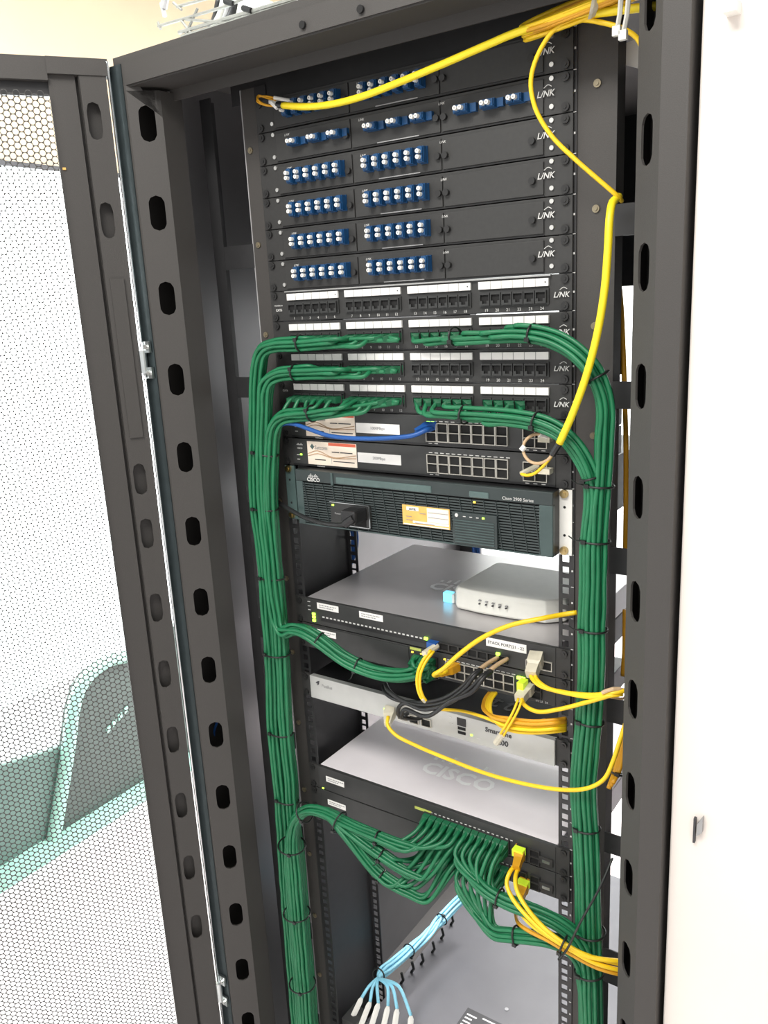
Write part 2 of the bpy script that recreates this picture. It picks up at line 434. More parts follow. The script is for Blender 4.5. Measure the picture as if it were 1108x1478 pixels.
# grey-green appliance on the floor seen through the perforated door
AX = -1.58
ap = thing('plastic_cart', (AX - .2, .4, 0), 'grey-green plastic cart with rounded rim seen through the perforated door', 'cart')
def AF(a, b, c): return (AX - c, a, b)          # a along y, b height, c depth away from the aisle
def W(u, v):
    p = at(u, v, 0, AX); return (p.y, p.z)
MB().prism([(-.35, .02), (.30, .02), (W(104, 1080)[0], W(104, 1080)[1]), (W(0, 1112)[0], W(0, 1112)[1]), (-.35, W(0, 1112)[1] - .03)], AF, .03, .07).build('low_tub', 'bin', ap, fix=True, bevel=.01)
y0, zt = W(104, 1080)[0], W(190, 948)[1]
outl = [(W(76, 1240)[0], .05), (1.0, .05), (.99, zt - .10), (.97, zt - .03), (.92, zt + .02), (.86, zt + .03)]
corner = [W(u, v) for (u, v) in ((215, 940), (190, 948), (160, 955), (135, 972), (118, 995), (108, 1030), (104, 1065), (96, 1120), (86, 1180))]
outl = outl + corner
MB().prism(outl, AF, .02, .06).build('tall_body', 'bindark', ap, fix=True)
rim = MB().tube(catmull([AF(a, b, .012) for a, b in corner] + [AF(*W(76, 1240), .012)], .02), .022, 8)
rim.build('rim', 'binrim', ap, smooth=True)
MB().box(AX + .012, AX - .04, -.35, 1.0, .0, .055).build('base_rail', 'binrim', ap)
a, b = W(175, 1040)
for k in range(4):
    MB().prism([(a - .05 + k * .026, b - .03 + k * .012), (a - .034 + k * .026, b - .022 + k * .012), (a - .034 + k * .026, b - .006 + k * .012), (a - .05 + k * .026, b - .012 + k * .012)], AF, .015, .021).build('badge', 'binrim', ap, fix=True)

# wire cable tray hung over the rack
def TP(u, v): return P(u, v, .8)
ct = thing('cable_tray', TP(330, 30), 'galvanised wire cable tray hung above and behind the rack', 'cable tray')
def bar(pts, r=.004, m='tray', nm='wire'): return MB().tube([Vector(p) for p in pts], r, 6).build(nm, m, ct)
def off(p, y): return Vector((p.x, p.y + y, p.z))
bar([TP(228, 38), TP(330, 8), TP(372, -12)]); bar([TP(255, 10), TP(320, -8)]); bar([TP(258, 47), TP(350, 20), TP(430, -4)], .005); bar([TP(262, 53), TP(350, 27), TP(430, 2)], .005)
bar([TP(285, 12), TP(268, 50)]); bar([TP(276, 48), TP(262, 30)]); bar([TP(268, 28), TP(340, 34)]); bar([TP(228, 32), TP(232, 42)]); bar([TP(250, 4), TP(262, 14)])
mb = MB()
for (u, v) in ((325, 6), (352, 18)): pass
pl = [TP(310, -6), TP(380, 18), TP(410, 10), TP(340, -20)]
MB().add(pl + [off(p, .006) for p in pl], [(0, 1, 2, 3), (7, 6, 5, 4), (0, 4, 5, 1), (1, 5, 6, 2), (2, 6, 7, 3), (3, 7, 4, 0)]).build('bracket_plate', 'wwhite', ct)
for (u, v) in ((332, 4), (358, 14)):
    a, b = TP(u - 6, v - 2), TP(u + 6, v + 2); MB().tube([off(a, -.004), off(b, -.004)], .007, 8).build('bracket_slot', 'void', ct)
for k, (u, v) in enumerate(((288, 20), (296, 12), (305, 14), (313, 8), (322, 20))):
    MB().tube(catmull([off(TP(u - 8, v + 26), .05), off(TP(u, v), .06), off(TP(u + 6, v - 30), .06)]), .012, 8).build('bundled_cable', ('black', 'wtie', 'gprint', 'black', 'wtie')[k], ct, smooth=True)
h = thing('ceiling_hook', TP(236, 12), 'small grey metal hanger beside the cable tray under the ceiling', 'hanger')
MB().tube([TP(240, -8), TP(236, 12)], .010, 8).build('rod', 'gprint', h); MB().tube([TP(233, 4), TP(238, 24)], .006, 8).build('clip', 'gprint', h)

# ------------------------------------------------------------------ fibre panels
_c = MB().cyl((0, 0, 0), (0, -1, 0), .0027, .007, 12); _n = len(_c.f)
_c.cyl((0, -.0069, 0), (0, -1, 0), .0010, .0003, 8)
cap_me = _c.mesh('dust_cap', 'cap'); cap_me.materials.append(M['gprint'])
for _p in list(cap_me.polygons)[_n:]: _p.material_index = 1
dot_me = MB().cyl((0, -.007, 0), (0, -1, 0), .0008, .0003, 6).mesh('cap_dot', 'gprint')
def adapter_mesh():
    mb = MB().box(-.0048, .0048, -.011, .0, -.0098, .0098).box(-.0052, .0052, -.0025, 0, -.0105, .0105)
    mb.box(-.0040, .0040, -.0135, -.011, -.0088, -.0006).box(-.0040, .0040, -.0135, -.011, .0006, .0088)
    mb.box(-.0022, .0022, -.0125, -.011, .0090, .0098)
    return mb.mesh('fibre_adapter', 'lcblue')
ad_me = adapter_mesh()
tsc_me = MB().cyl((0, 0, 0), (0, -1, 0), .0028, .002, 10).mesh('screw', 'screw')
psc_me = MB().cyl((0, 0, 0), (0, -1, 0), .0050, .003, 14).cyl((0, -.003, 0), (0, -1, 0), .0022, .001, 6).mesh('mounting_screw', 'dscrew')
lat_me = MB().cyl((0, 0, 0), (0, -1, 0), .0042, .005, 12).mesh('latch', 'dscrew')
def ears(t, k, h=1, m='panel', ear=True):
    return MB().box(-.2413, .2413, -.002, .0015, Z(k + h) + .0006, Z(k) - .0006)
def link(t, x, z, s=.0098, y=-.0026):
    text('L/NK', s, 'print', t, (x, y - .0022, z - .001), 'maker_mark', shear=.25, bold=.0001)
    p = [Vector((x - s * .2, y - .0022, z + s * .55)), Vector((x + s * .35, y - .0022, z + s * .85)), Vector((x + s * .8, y - .0022, z + s * .62))]
    MB().tube(catmull(p, .002), .00045, 5).build('maker_swoosh', 'print', t)
DESC = ['topmost fibre panel with the thick yellow tube crossing its blue adapters',
        'second fibre panel from the top with nine sideways blue adapters',
        'third fibre panel from the top with twelve capped blue adapters',
        'fourth fibre panel from the top with twelve capped blue adapters',
        'fifth fibre panel from the top with twelve capped blue adapters',
        'lowest fibre panel with twelve blue adapters just above the patch panels']
for k in range(6):
    t = thing('fibre_enclosure', (0, 0, Z(k + 1)), 'black ' + DESC[k], 'fibre panel', 'fibre panels at the top of the rack')
    ears(t, k).build('faceplate', 'panel', t, bevel=.0006)
    MB().box(-.215, .215, .0016, .20, Z(k + 1) + .002, Z(k) - .002).build('tray', 'inner', t)
    zc = Z(k + .47); zl, zh = Z(k + .93), Z(k + .10)
    for (x0, x1) in ((-.206, -.0735), (-.0715, .0665), (.0685, .2055)):
        MB().box(x0, x1, -.0042, -.002, zl, zh).build('adapter_plate', 'panel', t, bevel=.0005)
    for x in (-.0735, .0665, .196, -.2):
        inst('latch', lat_me, t, (x + (-.004 if x > 0 else .006 if x < -.1 else -.005), -.0042, zc - .004)) if x > -.1 else None
    inst('latch', lat_me, t, (.0735, -.0042, zc - .004))
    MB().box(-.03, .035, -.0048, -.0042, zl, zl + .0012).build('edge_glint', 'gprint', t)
    MB().box(-.206, .206, -.0032, -.0018, Z(k + 1) + .0008, Z(k + 1) + .0018).build('seam_lip', 'black', t)
    for x in (-.211, .2155):
        for dz in (.12, .79): inst('screw', tsc_me, t, (x, -.002, Z(k + dz)))
    for x in (-.2325, .2325):
        for dz in (.00635, UN - .00635): inst('mounting_screw', psc_me, t, (x, -.002, Z(k) - dz))
    link(t, .2085, Z(k + .45))
    for x in (-.178, -.048, .0755): text('L/NK', .0042, 'print', t, (x - .006, -.0046, Z(k + .20)), 'small_mark', shear=.25)
    if k != 1:
        for (x0, dx) in ((-.1765, .0172), (-.0425, .0170)):
            for i in range(6):
                a = inst('fibre_adapter', ad_me, t, (x0 + dx * i, -.0042, zc))
                for dz in (-.0034, .0034): inst('dust_cap', cap_me, a, (x0 + dx * i - .0002, -.0166, zc + dz))
    else:
        for xs in ((-.168, -.131, -.096), (-.036, .001, .037), (.0995, .136, .171)):
            for x in xs:
                a = inst('fibre_adapter', ad_me, t, (x + .002, -.0042, zc), (0, math.pi / 2, 0))
                for dx in (-.0034, .0034):
                    c = inst('dust_cap', cap_me, a, (0, 0, 0)); c.location = (0, -.0125, dx)
                MB().box(x + .0125, x + .021, -.010, -.0042, zc - .0048, zc + .0048).build('shutter', 'lcblue', t)

# ------------------------------------------------------------------ patch panels
def jack_mesh(w, h, hw, hh, t, m):
    mb = MB(); f = lambda a, b, c: (a, -t + c, b)
    mb.holed((-w, w, -h, h), (0, 0), rectr(hw, hh), [math.pi / 4 * q for q in range(8)] + [math.atan2(hh, hw), math.pi - math.atan2(hh, hw), math.pi + math.atan2(hh, hw), 2 * math.pi - math.atan2(hh, hw)], f, t)
    if m == 'panel2' and w < .0075: mb.box(-hw, -.0030, -t, 0, -hh, -hh + .0036).box(.0030, hw, -t, 0, -hh, -hh + .0036)
    me = mb.mesh('jack', m); return me
pj_me = jack_mesh(.0071, .0078, .0060, .0054, .0035, 'panel2')
pv_me = MB().box(-.0060, .0060, -.0008, .0, -.0054, .0054).mesh('socket', 'void')
pn_me = MB().box(-.0028, .0028, -.0030, .0, -.0074, -.0046).mesh('socket_notch', 'void')
GX = [(-.1974, .0153), (-.0897, .0152), (.0172, .0155), (.1254, .0154)]
PX = [GX[i // 6][0] + GX[i // 6][1] * (i % 6) for i in range(24)]
PD_ = ['top patch panel with every numbered socket empty', 'second patch panel whose sockets hide behind a full green cable row',
       'third patch panel with green cables only in its first twelve sockets', 'lowest patch panel with two empty sockets at its far end']
for n in range(4):
    k = 6 + n
    t = thing('patch_bay', (0, 0, Z(k + 1)), 'black ' + PD_[n], 'patch panel', 'copper patch panels')
    ears(t, k).build('faceplate', 'panel', t, bevel=.0006)
    MB().box(-.22, .22, .0016, .035, Z(k + 1) + .002, Z(k) - .002).build('back_frame', 'inner', t)
    zc = Z(k + .585)
    for g in range(4):
        x0, dx = GX[g]; xa, xb = x0 - .0095, x0 + dx * 5 + .0095
        MB().box(xa, xb, -.0040, -.002, Z(k + .80), Z(k + .37)).build('jack_bezel', 'panel2', t)
        ls = MB().box(xa, xb, -.0052, -.002, Z(k + .305), Z(k + .095)).build('label_strip', 'white', t)
        mb = MB()
        for q in range(1, 6): mb.box(x0 + dx * (q - .5) - .0003, x0 + dx * (q - .5) + .0003, -.0056, -.0052, Z(k + .305), Z(k + .095))
        mb.build('strip_divisions', 'gprint', ls)
        if n == 0: inst('strip_dot', MB().box(-.0008, .0008, -.0004, 0, -.0008, .0008).mesh('strip_dot', 'dprint'), ls, (xb - .004, -.0052, Z(k + .2)))
    for i, x in enumerate(PX):
        j = inst('jack', pj_me, t, (x, -.004, zc))
        inst('socket', pv_me, j, (x, -.004, zc)); 
        text(str(i + 1), .0054, 'print', t, (x, -.0024, Z(k + .905)), 'port_number')
    MB().box(-.23, .23, -.003, -.0018, Z(k + 1) + .0006, Z(k + 1) + .0016).build('seam_lip', 'black', t)
    for x in (-.2325, .2325):
        for dz in (.00635, UN - .00635): inst('mounting_screw', psc_me, t, (x, -.002, Z(k) - dz))
    link(t, .2285, Z(k + .54), .0092)
    if n == 0:
        text('POWERCAT', .0030, 'print', t, (-.2265, -.0024, Z(6.47)), 'small_mark')
        text('CAT6', .0050, 'print', t, (-.2265, -.0024, Z(6.62)), 'small_mark', bold=.0001)
        MB().box(-.21, .215, -.0064, -.002, Z(6.045), Z(6.0) - .0002).build('polished_lip', 'silverline', t)
    if n == 3: text('CAT6', .0042, 'print', t, (-.2265, -.0024, Z(9.35)), 'small_mark')

# ------------------------------------------------------------------ generic device
sj_me = jack_mesh(.0086, .0067, .0077, .0059, .0030, 'jackmetal')
sv_me = MB().box(-.0077, .0077, -.0006, .0, -.0059, .0059).mesh('socket', 'void')
led_me = MB().box(-.0016, .0016, -.0012, 0, -.0011, .0011).mesh('indicator_light', 'led')
bled_me = MB().box(-.0028, .0028, -.003, 0, -.0019, .0019).mesh('indicator_light', 'led')
aled_me = MB().box(-.0016, .0016, -.0012, 0, -.0011, .0011).mesh('indicator_light', 'leda')
tick_me = MB().box(-.0028, .0028, -.0003, 0, -.0005, .0005).mesh('port_tick', 'print')
def jack(t, x, z, y=-.003, me=None):
    j = inst('jack', me or sj_me, t, (x, y, z)); inst('socket', sv_me, j, (x, y, z)); return j
def chassis(t, k, h=1, depth=.25, top='swtop', face='panel2', ear='panel', y=-.003):
    MB().box(-.2413, -.219, -.002, .0015, Z(k + h) + .0006, Z(k) - .0006).build('rack_ear', ear, t)
    MB().box(.219, .2413, -.002, .0015, Z(k + h) + .0006, Z(k) - .0006).build('rack_ear', ear, t)
    for x in (-.2325, .2325):
        for dz in (.00635, UN * h - .00635): inst('mounting_screw', psc_me, t, (x, -.002, Z(k) - dz))
    MB().box(-.2205, .2205, .004, depth, Z(k + h) + .001, Z(k) - .001).build('casing', top, t, bevel=.001)
    return MB().box(-.2205, .2205, y, .004, Z(k + h) + .0008, Z(k) - .0008).build('front_panel', face, t, bevel=.0008)
def label(t, x0, x1, z0, z1, y, m='white', lines=2, name='paper_label', pm='gprint'):
    l = MB().box(x0, x1, y - .0006, y, z0, z1).build(name, m, t)
    mb = MB()
    for i in range(lines):
        zz = z1 - (z1 - z0) * (i + 1) / (lines + 1); h = (z1 - z0) * .08
        x = x0 + (x1 - x0) * .1
        while x < x1 - (x1 - x0) * (.12 if i < lines - 1 else .3):
            w = random.uniform(.0012, .004); mb.box(x, min(x + w, x1 - .001), y - .0009, y - .0006, zz - h, zz + h); x += w + .0012
    if lines: mb.build('label_print', pm, l)
    return l
def bars(t, x, z, s, y, m='print'):
    mb = MB()
    for i, h in enumerate((.35, .6, 1, .6, .35, .6, 1, .6, .35)):
        xx = x + (i - 4) * s * .26; mb.box(xx - s * .06, xx + s * .06, y - .0004, y, z, z + s * h * .6)
    mb.build('bridge_mark', m, t)

# two sixteen-port switches under the patch panels
for n, k in enumerate((10, 11)):
    t = thing('network_switch', (0, 0, Z(k + 1)), ('slim black switch with a blue cable in its first port, right under the patch panels',
              'slim black switch with orange sticker and sixteen empty metal ports above the router')[n], 'switch', 'slim stickered switches')
    fp = chassis(t, k, 1, .25, 'inner')
    MB().box(-.2205, .2205, -.0034, -.0026, Z(k + 1) + .0012, Z(k + 1) + .0042).build('shadow_gap', 'black', t)
    y = -.003
    s1 = label(t, -.190, -.0955, Z(k + .90), Z(k + .09), y, 'cream', 0, 'company_sticker')
    MB().box(-.148, -.0965, y - .001, y - .0006, Z(k + .20), Z(k + .10)).build('red_band', 'red', s1)
    text('Satcom', .0085, 'gprint', s1, (-.163, y - .0010, Z(k + .30)), 'sticker_name', shear=.1)
    MB().prism([(-.184, Z(k + .27)), (-.180, Z(k + .17)), (-.176, Z(k + .27)), (-.180, Z(k + .37))], XZ(y - .001), 0, .0004).build('diamond_logo', 'lens', s1, fix=True)
    for (c0, c1, c2, m) in ((.52, .40, .60, 'wavest'), (.60, .50, .62, 'wavest')):
        MB().tube(catmull([(-.189, y - .0007, Z(k + c0)), (-.17, y - .0007, Z(k + c1)), (-.14, y - .0007, Z(k + c2)), (-.0965, y - .0007, Z(k + c1 + .08))]), .0012, 5, flat=.2).build('wave', m, s1)
    for (x0, x1, zz) in ((-.142, -.128, .42), (-.126, -.103, .42), (-.176, -.155, .72), (-.140, -.10, .74)):
        MB().box(x0, x1, y - .0009, y - .0006, Z(k + zz) - .0006, Z(k + zz) + .0008).build('sticker_line', 'dprint', s1)
    MB().box(-.1435, -.1430, y - .0009, y - .0006, Z(k + .84), Z(k + .62)).build('sticker_rule', 'gprint', s1)
    l = label(t, -.0935, -.0165, Z(k + .69), Z(k + .36), y, 'white', 0)
    text('1000Mbps' if n == 0 else '200Mbps', .0062, 'gprint', l, (-.055, y - .0008, Z(k + .52)), 'label_print')
    for r in range(2):
        for i in range(7):
            jack(t, .0375 + .0181 * i - .0005, Z(k + .40 + .29 * r))
    for i in range(14): inst('port_tick', tick_me, t, (.034 + .0092 * i, y - .0002, Z(k + .20)))
    for i in range(2): inst('port_tick', tick_me, t, (.034 + .0095 * i, y - .0002, Z(k + .90)))
    for r in range(2):
        for i in range(2): jack(t, .1845 + .0165 * i, Z(k + .42 + .28 * r))
    for i in range(3): inst('port_tick', tick_me, t, (.181 + .0115 * i, y - .0002, Z(k + .92)))
    if n == 0:
        for x in (.0335, .0405): inst('indicator_light', bled_me, t, (x, y, Z(k + .24)))
        for x in (.180, .190): inst('indicator_light', bled_me, t, (x, y, Z(k + .22)))
    bars(t, -.2055, Z(k + .25), .0055, y); text('CISCO', .0036, 'print', t, (-.2055, y - .0004, Z(k + .36)), 'maker_mark')
    inst('indicator_light', led_me, t, (-.2035, y, Z(k + .58))); 
    for zz in (.60, .76): inst('port_tick', tick_me, t, (-.2095, y - .0002, Z(k + zz)))
    text('Small Business', .0026, 'print', t, (-.165, y - .0004, Z(k + .95)), 'small_mark')

# two-unit router with a louvred front
k = 12
t = thing('router', (0, 0, Z(14)), 'two-unit dark teal router with louvred grille and an orange sticker', 'router')
yf = -.024
MB().box(-.219, .219, .004, .42, Z(14) + .001, Z(12) - .001).build('casing', 'inner', t)
MB().box(-.2012, .2255, yf + .006, .003, Z(14) + .001, Z(12) - .001).build('bezel_body', 'black', t, bevel=.001)
gr = MB().box(-.2012, .2255, yf, yf + .008, Z(12.42), Z(12) - .001).build('bezel_cap', 'teal', t, bevel=.001)
for (x0, x1) in ((-.2012, -.1880), (.2065, .2255)): MB().box(x0, x1, yf, yf + .008, Z(14) + .001, Z(12.42)).build('bezel_end', 'teal2', t, bevel=.001)
MB().box(-.1880, .2065, yf, yf + .008, Z(14) + .001, Z(13.93)).build('bezel_foot', 'teal2', t)
nl = 17; zz0, zz1 = Z(12.46), Z(13.92)
lv = MB().box(-.1880, .2065, -.0012, .0035, -.0011, .0011).mesh('louvre', 'teal')
for i in range(nl):
    inst('louvre', lv, t, (0, yf + .002, zz0 + (zz1 - zz0) * (i + .5) / nl), (math.radians(-18), 0, 0))
rb = MB()
for i in range(22):
    x = -.185 + i * .0183; zt_, zb_ = zz0, zz1
    rb = MB().add([(x - .0005, yf - .0005, zt_), (x + .0005, yf - .0005, zt_), (x + .0095, yf - .0005, zb_), (x + .0085, yf - .0005, zb_),
                   (x - .0005, yf + .004, zt_), (x + .0005, yf + .004, zt_), (x + .0095, yf + .004, zb_), (x + .0085, yf + .004, zb_)],
                  [(0, 1, 2, 3), (7, 6, 5, 4), (0, 4, 5, 1), (1, 5, 6, 2), (2, 6, 7, 3), (3, 7, 4, 0)])
    rb.build('grille_rib', 'teal', t)
MB().box(-.134, -.060, yf - .003, yf + .004, Z(13.80), Z(13.02)).build('power_inlet_panel', 'panel2', t, bevel=.001)
mb = MB()
for (x0, x1, a, b) in ((-.134, -.060, 13.04, 13.015), (-.134, -.060, 13.815, 13.79), (-.0615, -.060, 13.815, 13.015)): mb.box(x0, x1, yf - .0042, yf - .003, Z(a), Z(b))
mb.build('inlet_frame', 'chrome', t)
MB().box(-.098, -.068, yf - .0036, yf - .003, Z(13.76), Z(13.18)).build('inlet_socket', 'void', t)
inst('indicator_light', led_me, t, (-.128, yf - .003, Z(13.13)))
text('Power 1', .0045, 'gprint', t, (-.118, yf - .0032, Z(13.42)), 'small_mark')
st = label(t, -.0035, .0745, Z(13.51), Z(12.85), yf - .001, 'orangest', 0, 'asset_sticker')
for (x0, x1, a, b, m) in ((.038, .073, 13.34, 12.88, 'cream'), (.004, .024, 13.02, 12.90, 'white'), (.014, .073, 13.42, 13.35, 'white'), (-.002, .073, 13.50, 13.46, 'cream')):
    MB().box(x0, x1, yf - .0021, yf - .0016, Z(a), Z(b)).build('sticker_field', m, st)
for (x0, x1, a) in ((.040, .072, 13.02), (.040, .072, 13.18), (.003, .012, 13.22), (.003, .014, 13.33), (.026, .036, 13.08), (.018, .05, 13.41)):
    MB().box(x0, x1, yf - .0026, yf - .0021, Z(a) - .0004, Z(a) + .0004).build('sticker_line', 'gprint', st)
text('JASTEL', .004, 'dprint', st, (.014, yf - .0024, Z(12.97)), 'sticker_name', shear=.2)
dp = MB().box(.080, .148, yf - .004, yf + .004, Z(13.90), Z(12.88)).build('module_cover', 'teal', t, bevel=.001)
for i in range(9): MB().box(.084, .144, yf - .0048, yf - .003, Z(13.84 - i * .085), Z(13.80 - i * .085)).build('module_slat', 'teal2', dp)
inst('indicator_light', MB().cyl((0, 0, 0), (0, -1, 0), .0026, .001, 10).mesh('indicator_light', 'print'), dp, (.087, yf - .004, Z(12.98)))
for i in range(3): MB().box(.097 + i * .010, .101 + i * .010, yf - .0045, yf - .004, Z(13.0) - .0005, Z(13.0) + .0005).build('module_print', 'print', dp)
inst('indicator_light', led_me, dp, (.128, yf - .004, Z(12.99)))
MB().box(-.122, .046, yf - .0015, yf + .002, Z(12.40), Z(12.16)).build('display_window', 'lens', t, bevel=.003)
MB().box(.105, .135, yf - .0015, yf + .002, Z(12.40), Z(12.20)).build('display_window', 'lens', t, bevel=.002)
MB().box(-.131, -.127, yf - .0015, yf + .002, Z(12.46), Z(12.04)).build('bezel_rib', 'teal2', t)
bars(t, -.165, Z(12.24), .0085, yf - .0002); text('CISCO', .0085, 'print', t, (-.165, yf - .0006, Z(12.335)), 'maker_mark', bold=.0002)
text('Cisco 2900 Series', .0062, 'print', t, (.177, yf - .0006, Z(12.32)), 'series_name')
inst('indicator_light', aled_me, t, (.1135, yf - .001, Z(12.53)))
bs = MB().cyl((0, 0, 0), (0, -1, 0), .0056, .0035, 16).cyl((0, -.0035, 0), (0, -1, 0), .0028, .001, 6).mesh('brass_screw', 'brass')
for s in (-1, 1):
    br = MB().box(s * .2245 if s > 0 else -.2405, .2425 if s > 0 else -.2215, -.0022, .0015, Z(14.0), Z(12) - .001).build('mount_bracket', 'cap' if s > 0 else 'lens', t)
    for kk in (12, 14): inst('brass_screw', bs, br, (s * .2325, -.0022, Z(kk) + (-.00635 if kk == 12 else .00635)))
    for kk in (12.55, 13.4): inst('bracket_hole', MB().cyl((0, 0, 0), (0, -1, 0), .0018, .0004, 8).mesh('bracket_hole', 'void'), br, (s * .2325, -.0022, Z(kk)))

# pairs of stacked switches with pale tops
def topmark(t, x, y, z, s, ang=0):
    text('CISCO', s, 'logo', t, (x, y, z + .0006), 'top_logo', rot=(0, 0, ang), bold=.0012)
    mb = MB()
    for i, h in enumerate((.35, .6, 1, .6, .35, .6, 1, .6, .35)):
        xx = x + (i - 4) * s * .33; mb.box(xx - s * .06, xx + s * .06, y + s * .62, y + s * (.62 + h * .5), z, z + .0006)
    mb.build('top_bridge_mark', 'logo', t)
t = thing('network_switch', (0, 0, Z(18)), 'pale-topped switch carrying the ivory modem, tagged STACK PORT', 'switch', 'pale-topped switches')
chassis(t, 17, 1, .335)
topmark(t, -.005, .14, Z(17) - .001, .04)
for (x0, x1) in ((-.1945, -.1505), (-.1092, -.064)): label(t, x0, x1, Z(17.34), Z(17.10), -.003)
l = label(t, .115, .1775, Z(17.40), Z(17.11), -.003, 'white', 0); text('STACK PORT(21 - 22', .0062, 'dprint', l, (.146, -.0038, Z(17.26)), 'label_print')
for zz in (17.58, 17.70, 17.84): inst('indicator_light', bled_me, t, (-.2025, -.002, Z(zz)))
mb = MB()
for i in range(26): mb.box(-.185 + i * .0078, -.1808 + i * .0078, -.0034, -.003, Z(17.66), Z(17.61))
mb.build('port_ticks', 'print', t)
MB().box(-.188, .02, -.0036, -.003, Z(17.80), Z(17.70)).build('port_shadow_slot', 'black', t)
blk_me = jack_mesh(.0078, .0062, .0066, .0050, .003, 'panel')
for i in range(8): jack(t, .030 + .0158 * i, Z(17.76), -.003, blk_me)
for x in (.014, .134): inst('indicator_light', bled_me, t, (x, -.003, Z(17.60)))
jack(t, .2075, Z(17.66)); jack(t, .186, Z(17.72))
for zz in (17.13, 17.3, 17.45): inst('port_tick', tick_me, t, (-.2115, -.0032, Z(zz)))
t = thing('network_switch', (0, 0, Z(19)), 'black switch with two rows of metal ports and green plugs above the silver appliance', 'switch', 'pale-topped switches')
chassis(t, 18, 1, .30, 'inner')
MB().box(-.2185, -.0185, -.0042, -.003, Z(18.92), Z(18.06)).build('blank_plate', 'panel2', t)
label(t, -.1975, -.1585, Z(18.38), Z(18.15), -.0042)
for r in range(2):
    for i in range(8): jack(t, -.008 + .0128 * i + .008, Z(18.36 + .28 * r), -.003, jack_mesh(.0064, .0060, .0054, .0048, .003, 'panel') if i < 3 else sj_me) if i < 3 else None
    for i in range(7): jack(t, .0555 + .0158 * i, Z(18.40 + .29 * r))
    for i in range(2): jack(t, .1745 + .018 * i, Z(18.45 + .27 * r), -.003, blk_me)
for i in range(14): inst('port_tick', tick_me, t, (.052 + .0081 * i, -.0032, Z(18.20)))
for x in (-.012, .004, .045): inst('indicator_light', aled_me, t, (x, -.003, Z(18.22)))
for x in (.166, .1725): inst('indicator_light', bled_me, t, (x, -.003, Z(18.26)))
MB().box(-.016, .004, -.0038, -.003, Z(18.13), Z(18.04)).build('model_label', 'ltprint', t)
text('SFP 23   24', .0040, 'print', t, (.20, -.0034, Z(18.92)), 'small_mark')

# silver appliance
t = thing('network_appliance', (0, 0, Z(21)), 'silver-fronted appliance with black lid hung below the stacked switches', 'appliance')
chassis(t, 20.1, .95, .30, 'black', 'silver', 'panel', -.006)
text('Fusilus', .0085, 'gprint', t, (-.184, -.0064, Z(20.42)), 'maker_mark')
MB().prism([(-.208, Z(20.36)), (-.2035, Z(20.28)), (-.1995, Z(20.25)), (-.201, Z(20.40)), (-.205, Z(20.46)), (-.2035, Z(20.38))], XZ(-.0066), 0, .0004).build('bird_logo', 'dprint', t, fix=True)
text('SmartLine', .0105, 'dprint', t, (.133, -.0064, Z(20.38)), 'series_name', bold=.0002); text('200', .012, 'dprint', t, (.140, -.0064, Z(20.72)), 'series_name', bold=.0003)
for x in (-.034, -.012): jack(t, x, Z(20.74), -.006)
jack(t, .010, Z(20.74), -.006)
MB().box(.0645, .0795, -.0068, -.006, Z(20.50), Z(20.22)).build('port_cover', 'black', t)
for zz in (20.60, 20.76): MB().box(.0655, .0785, -.0068, -.006, Z(zz) - .0022, Z(zz) + .0022).build('usb_port', 'void', t)
inst('indicator_light', led_me, t, (.0885, -.006, Z(20.74))); inst('indicator_light', led_me, t, (-.068, -.006, Z(20.66)))
for (x, zz) in ((.052, 20.28), (.054, 20.52), (.100, 20.80), (-.055, 20.62)): inst('port_tick', tick_me, t, (x, -.0062, Z(zz)))
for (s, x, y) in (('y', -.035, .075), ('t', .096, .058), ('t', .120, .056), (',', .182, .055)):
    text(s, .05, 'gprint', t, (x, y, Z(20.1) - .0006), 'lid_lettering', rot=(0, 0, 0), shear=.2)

# lower pair of switches full of green plugs
for n, k in enumerate((24, 25)):
    t = thing('network_switch', (0, 0, Z(k + 1)), ('bright-topped switch with a large printed logo and green plugs, above its twin',
              'lowest black switch packed with green plugs under the bright-topped one')[n], 'switch', 'pale-topped switches')
    chassis(t, k, 1, .44 if n == 0 else .40, 'swtoplit')
    if n == 0: topmark(t, .008, .086, Z(24) - .001, .046)
    label(t, -.2035, -.1645, Z(k + (.58 if n == 0 else .60)), Z(k + (.34 if n == 0 else .37)), -.003)
    for r in range(2):
        for i in range(12): jack(t, .004 + .0124 * i, Z(k + .50 + .27 * r), -.003, jack_mesh(.0062, .0060, .0052, .0046, .003, 'panel') if (r, i, n) == (0, 0, 0) else bpy.data.meshes['jack.004'] if 'jack.004' in bpy.data.meshes else blk_me)
    for r in range(2):
        for i in range(2): jack(t, .1675 + .021 * i, Z(k + .52 + .27 * r), -.003, blk_me)
    MB().box(.196, .217, -.0055, -.003, Z(k + .80), Z(k + .52)).build('fibre_cage', 'panel', t)
    MB().box(.2005, .2125, -.0062, -.0055, Z(k + .72), Z(k + .62)).build('cage_latch', 'chrome', t)
    inst('indicator_light', led_me, t, (-.2118, -.003, Z(k + (.94 if n == 0 else .9))))
    if n == 0: MB().box(-.021, .010, -.0038, -.003, Z(24.40), Z(24.30)).build('model_label', 'ltprint', t)
    mb = MB()
    for i in range(20): mb.box(.0 + i * .0078, .004 + i * .0078, -.0034, -.003, Z(k + .36), Z(k + .33))
    mb.build('port_ticks', 'print', t)

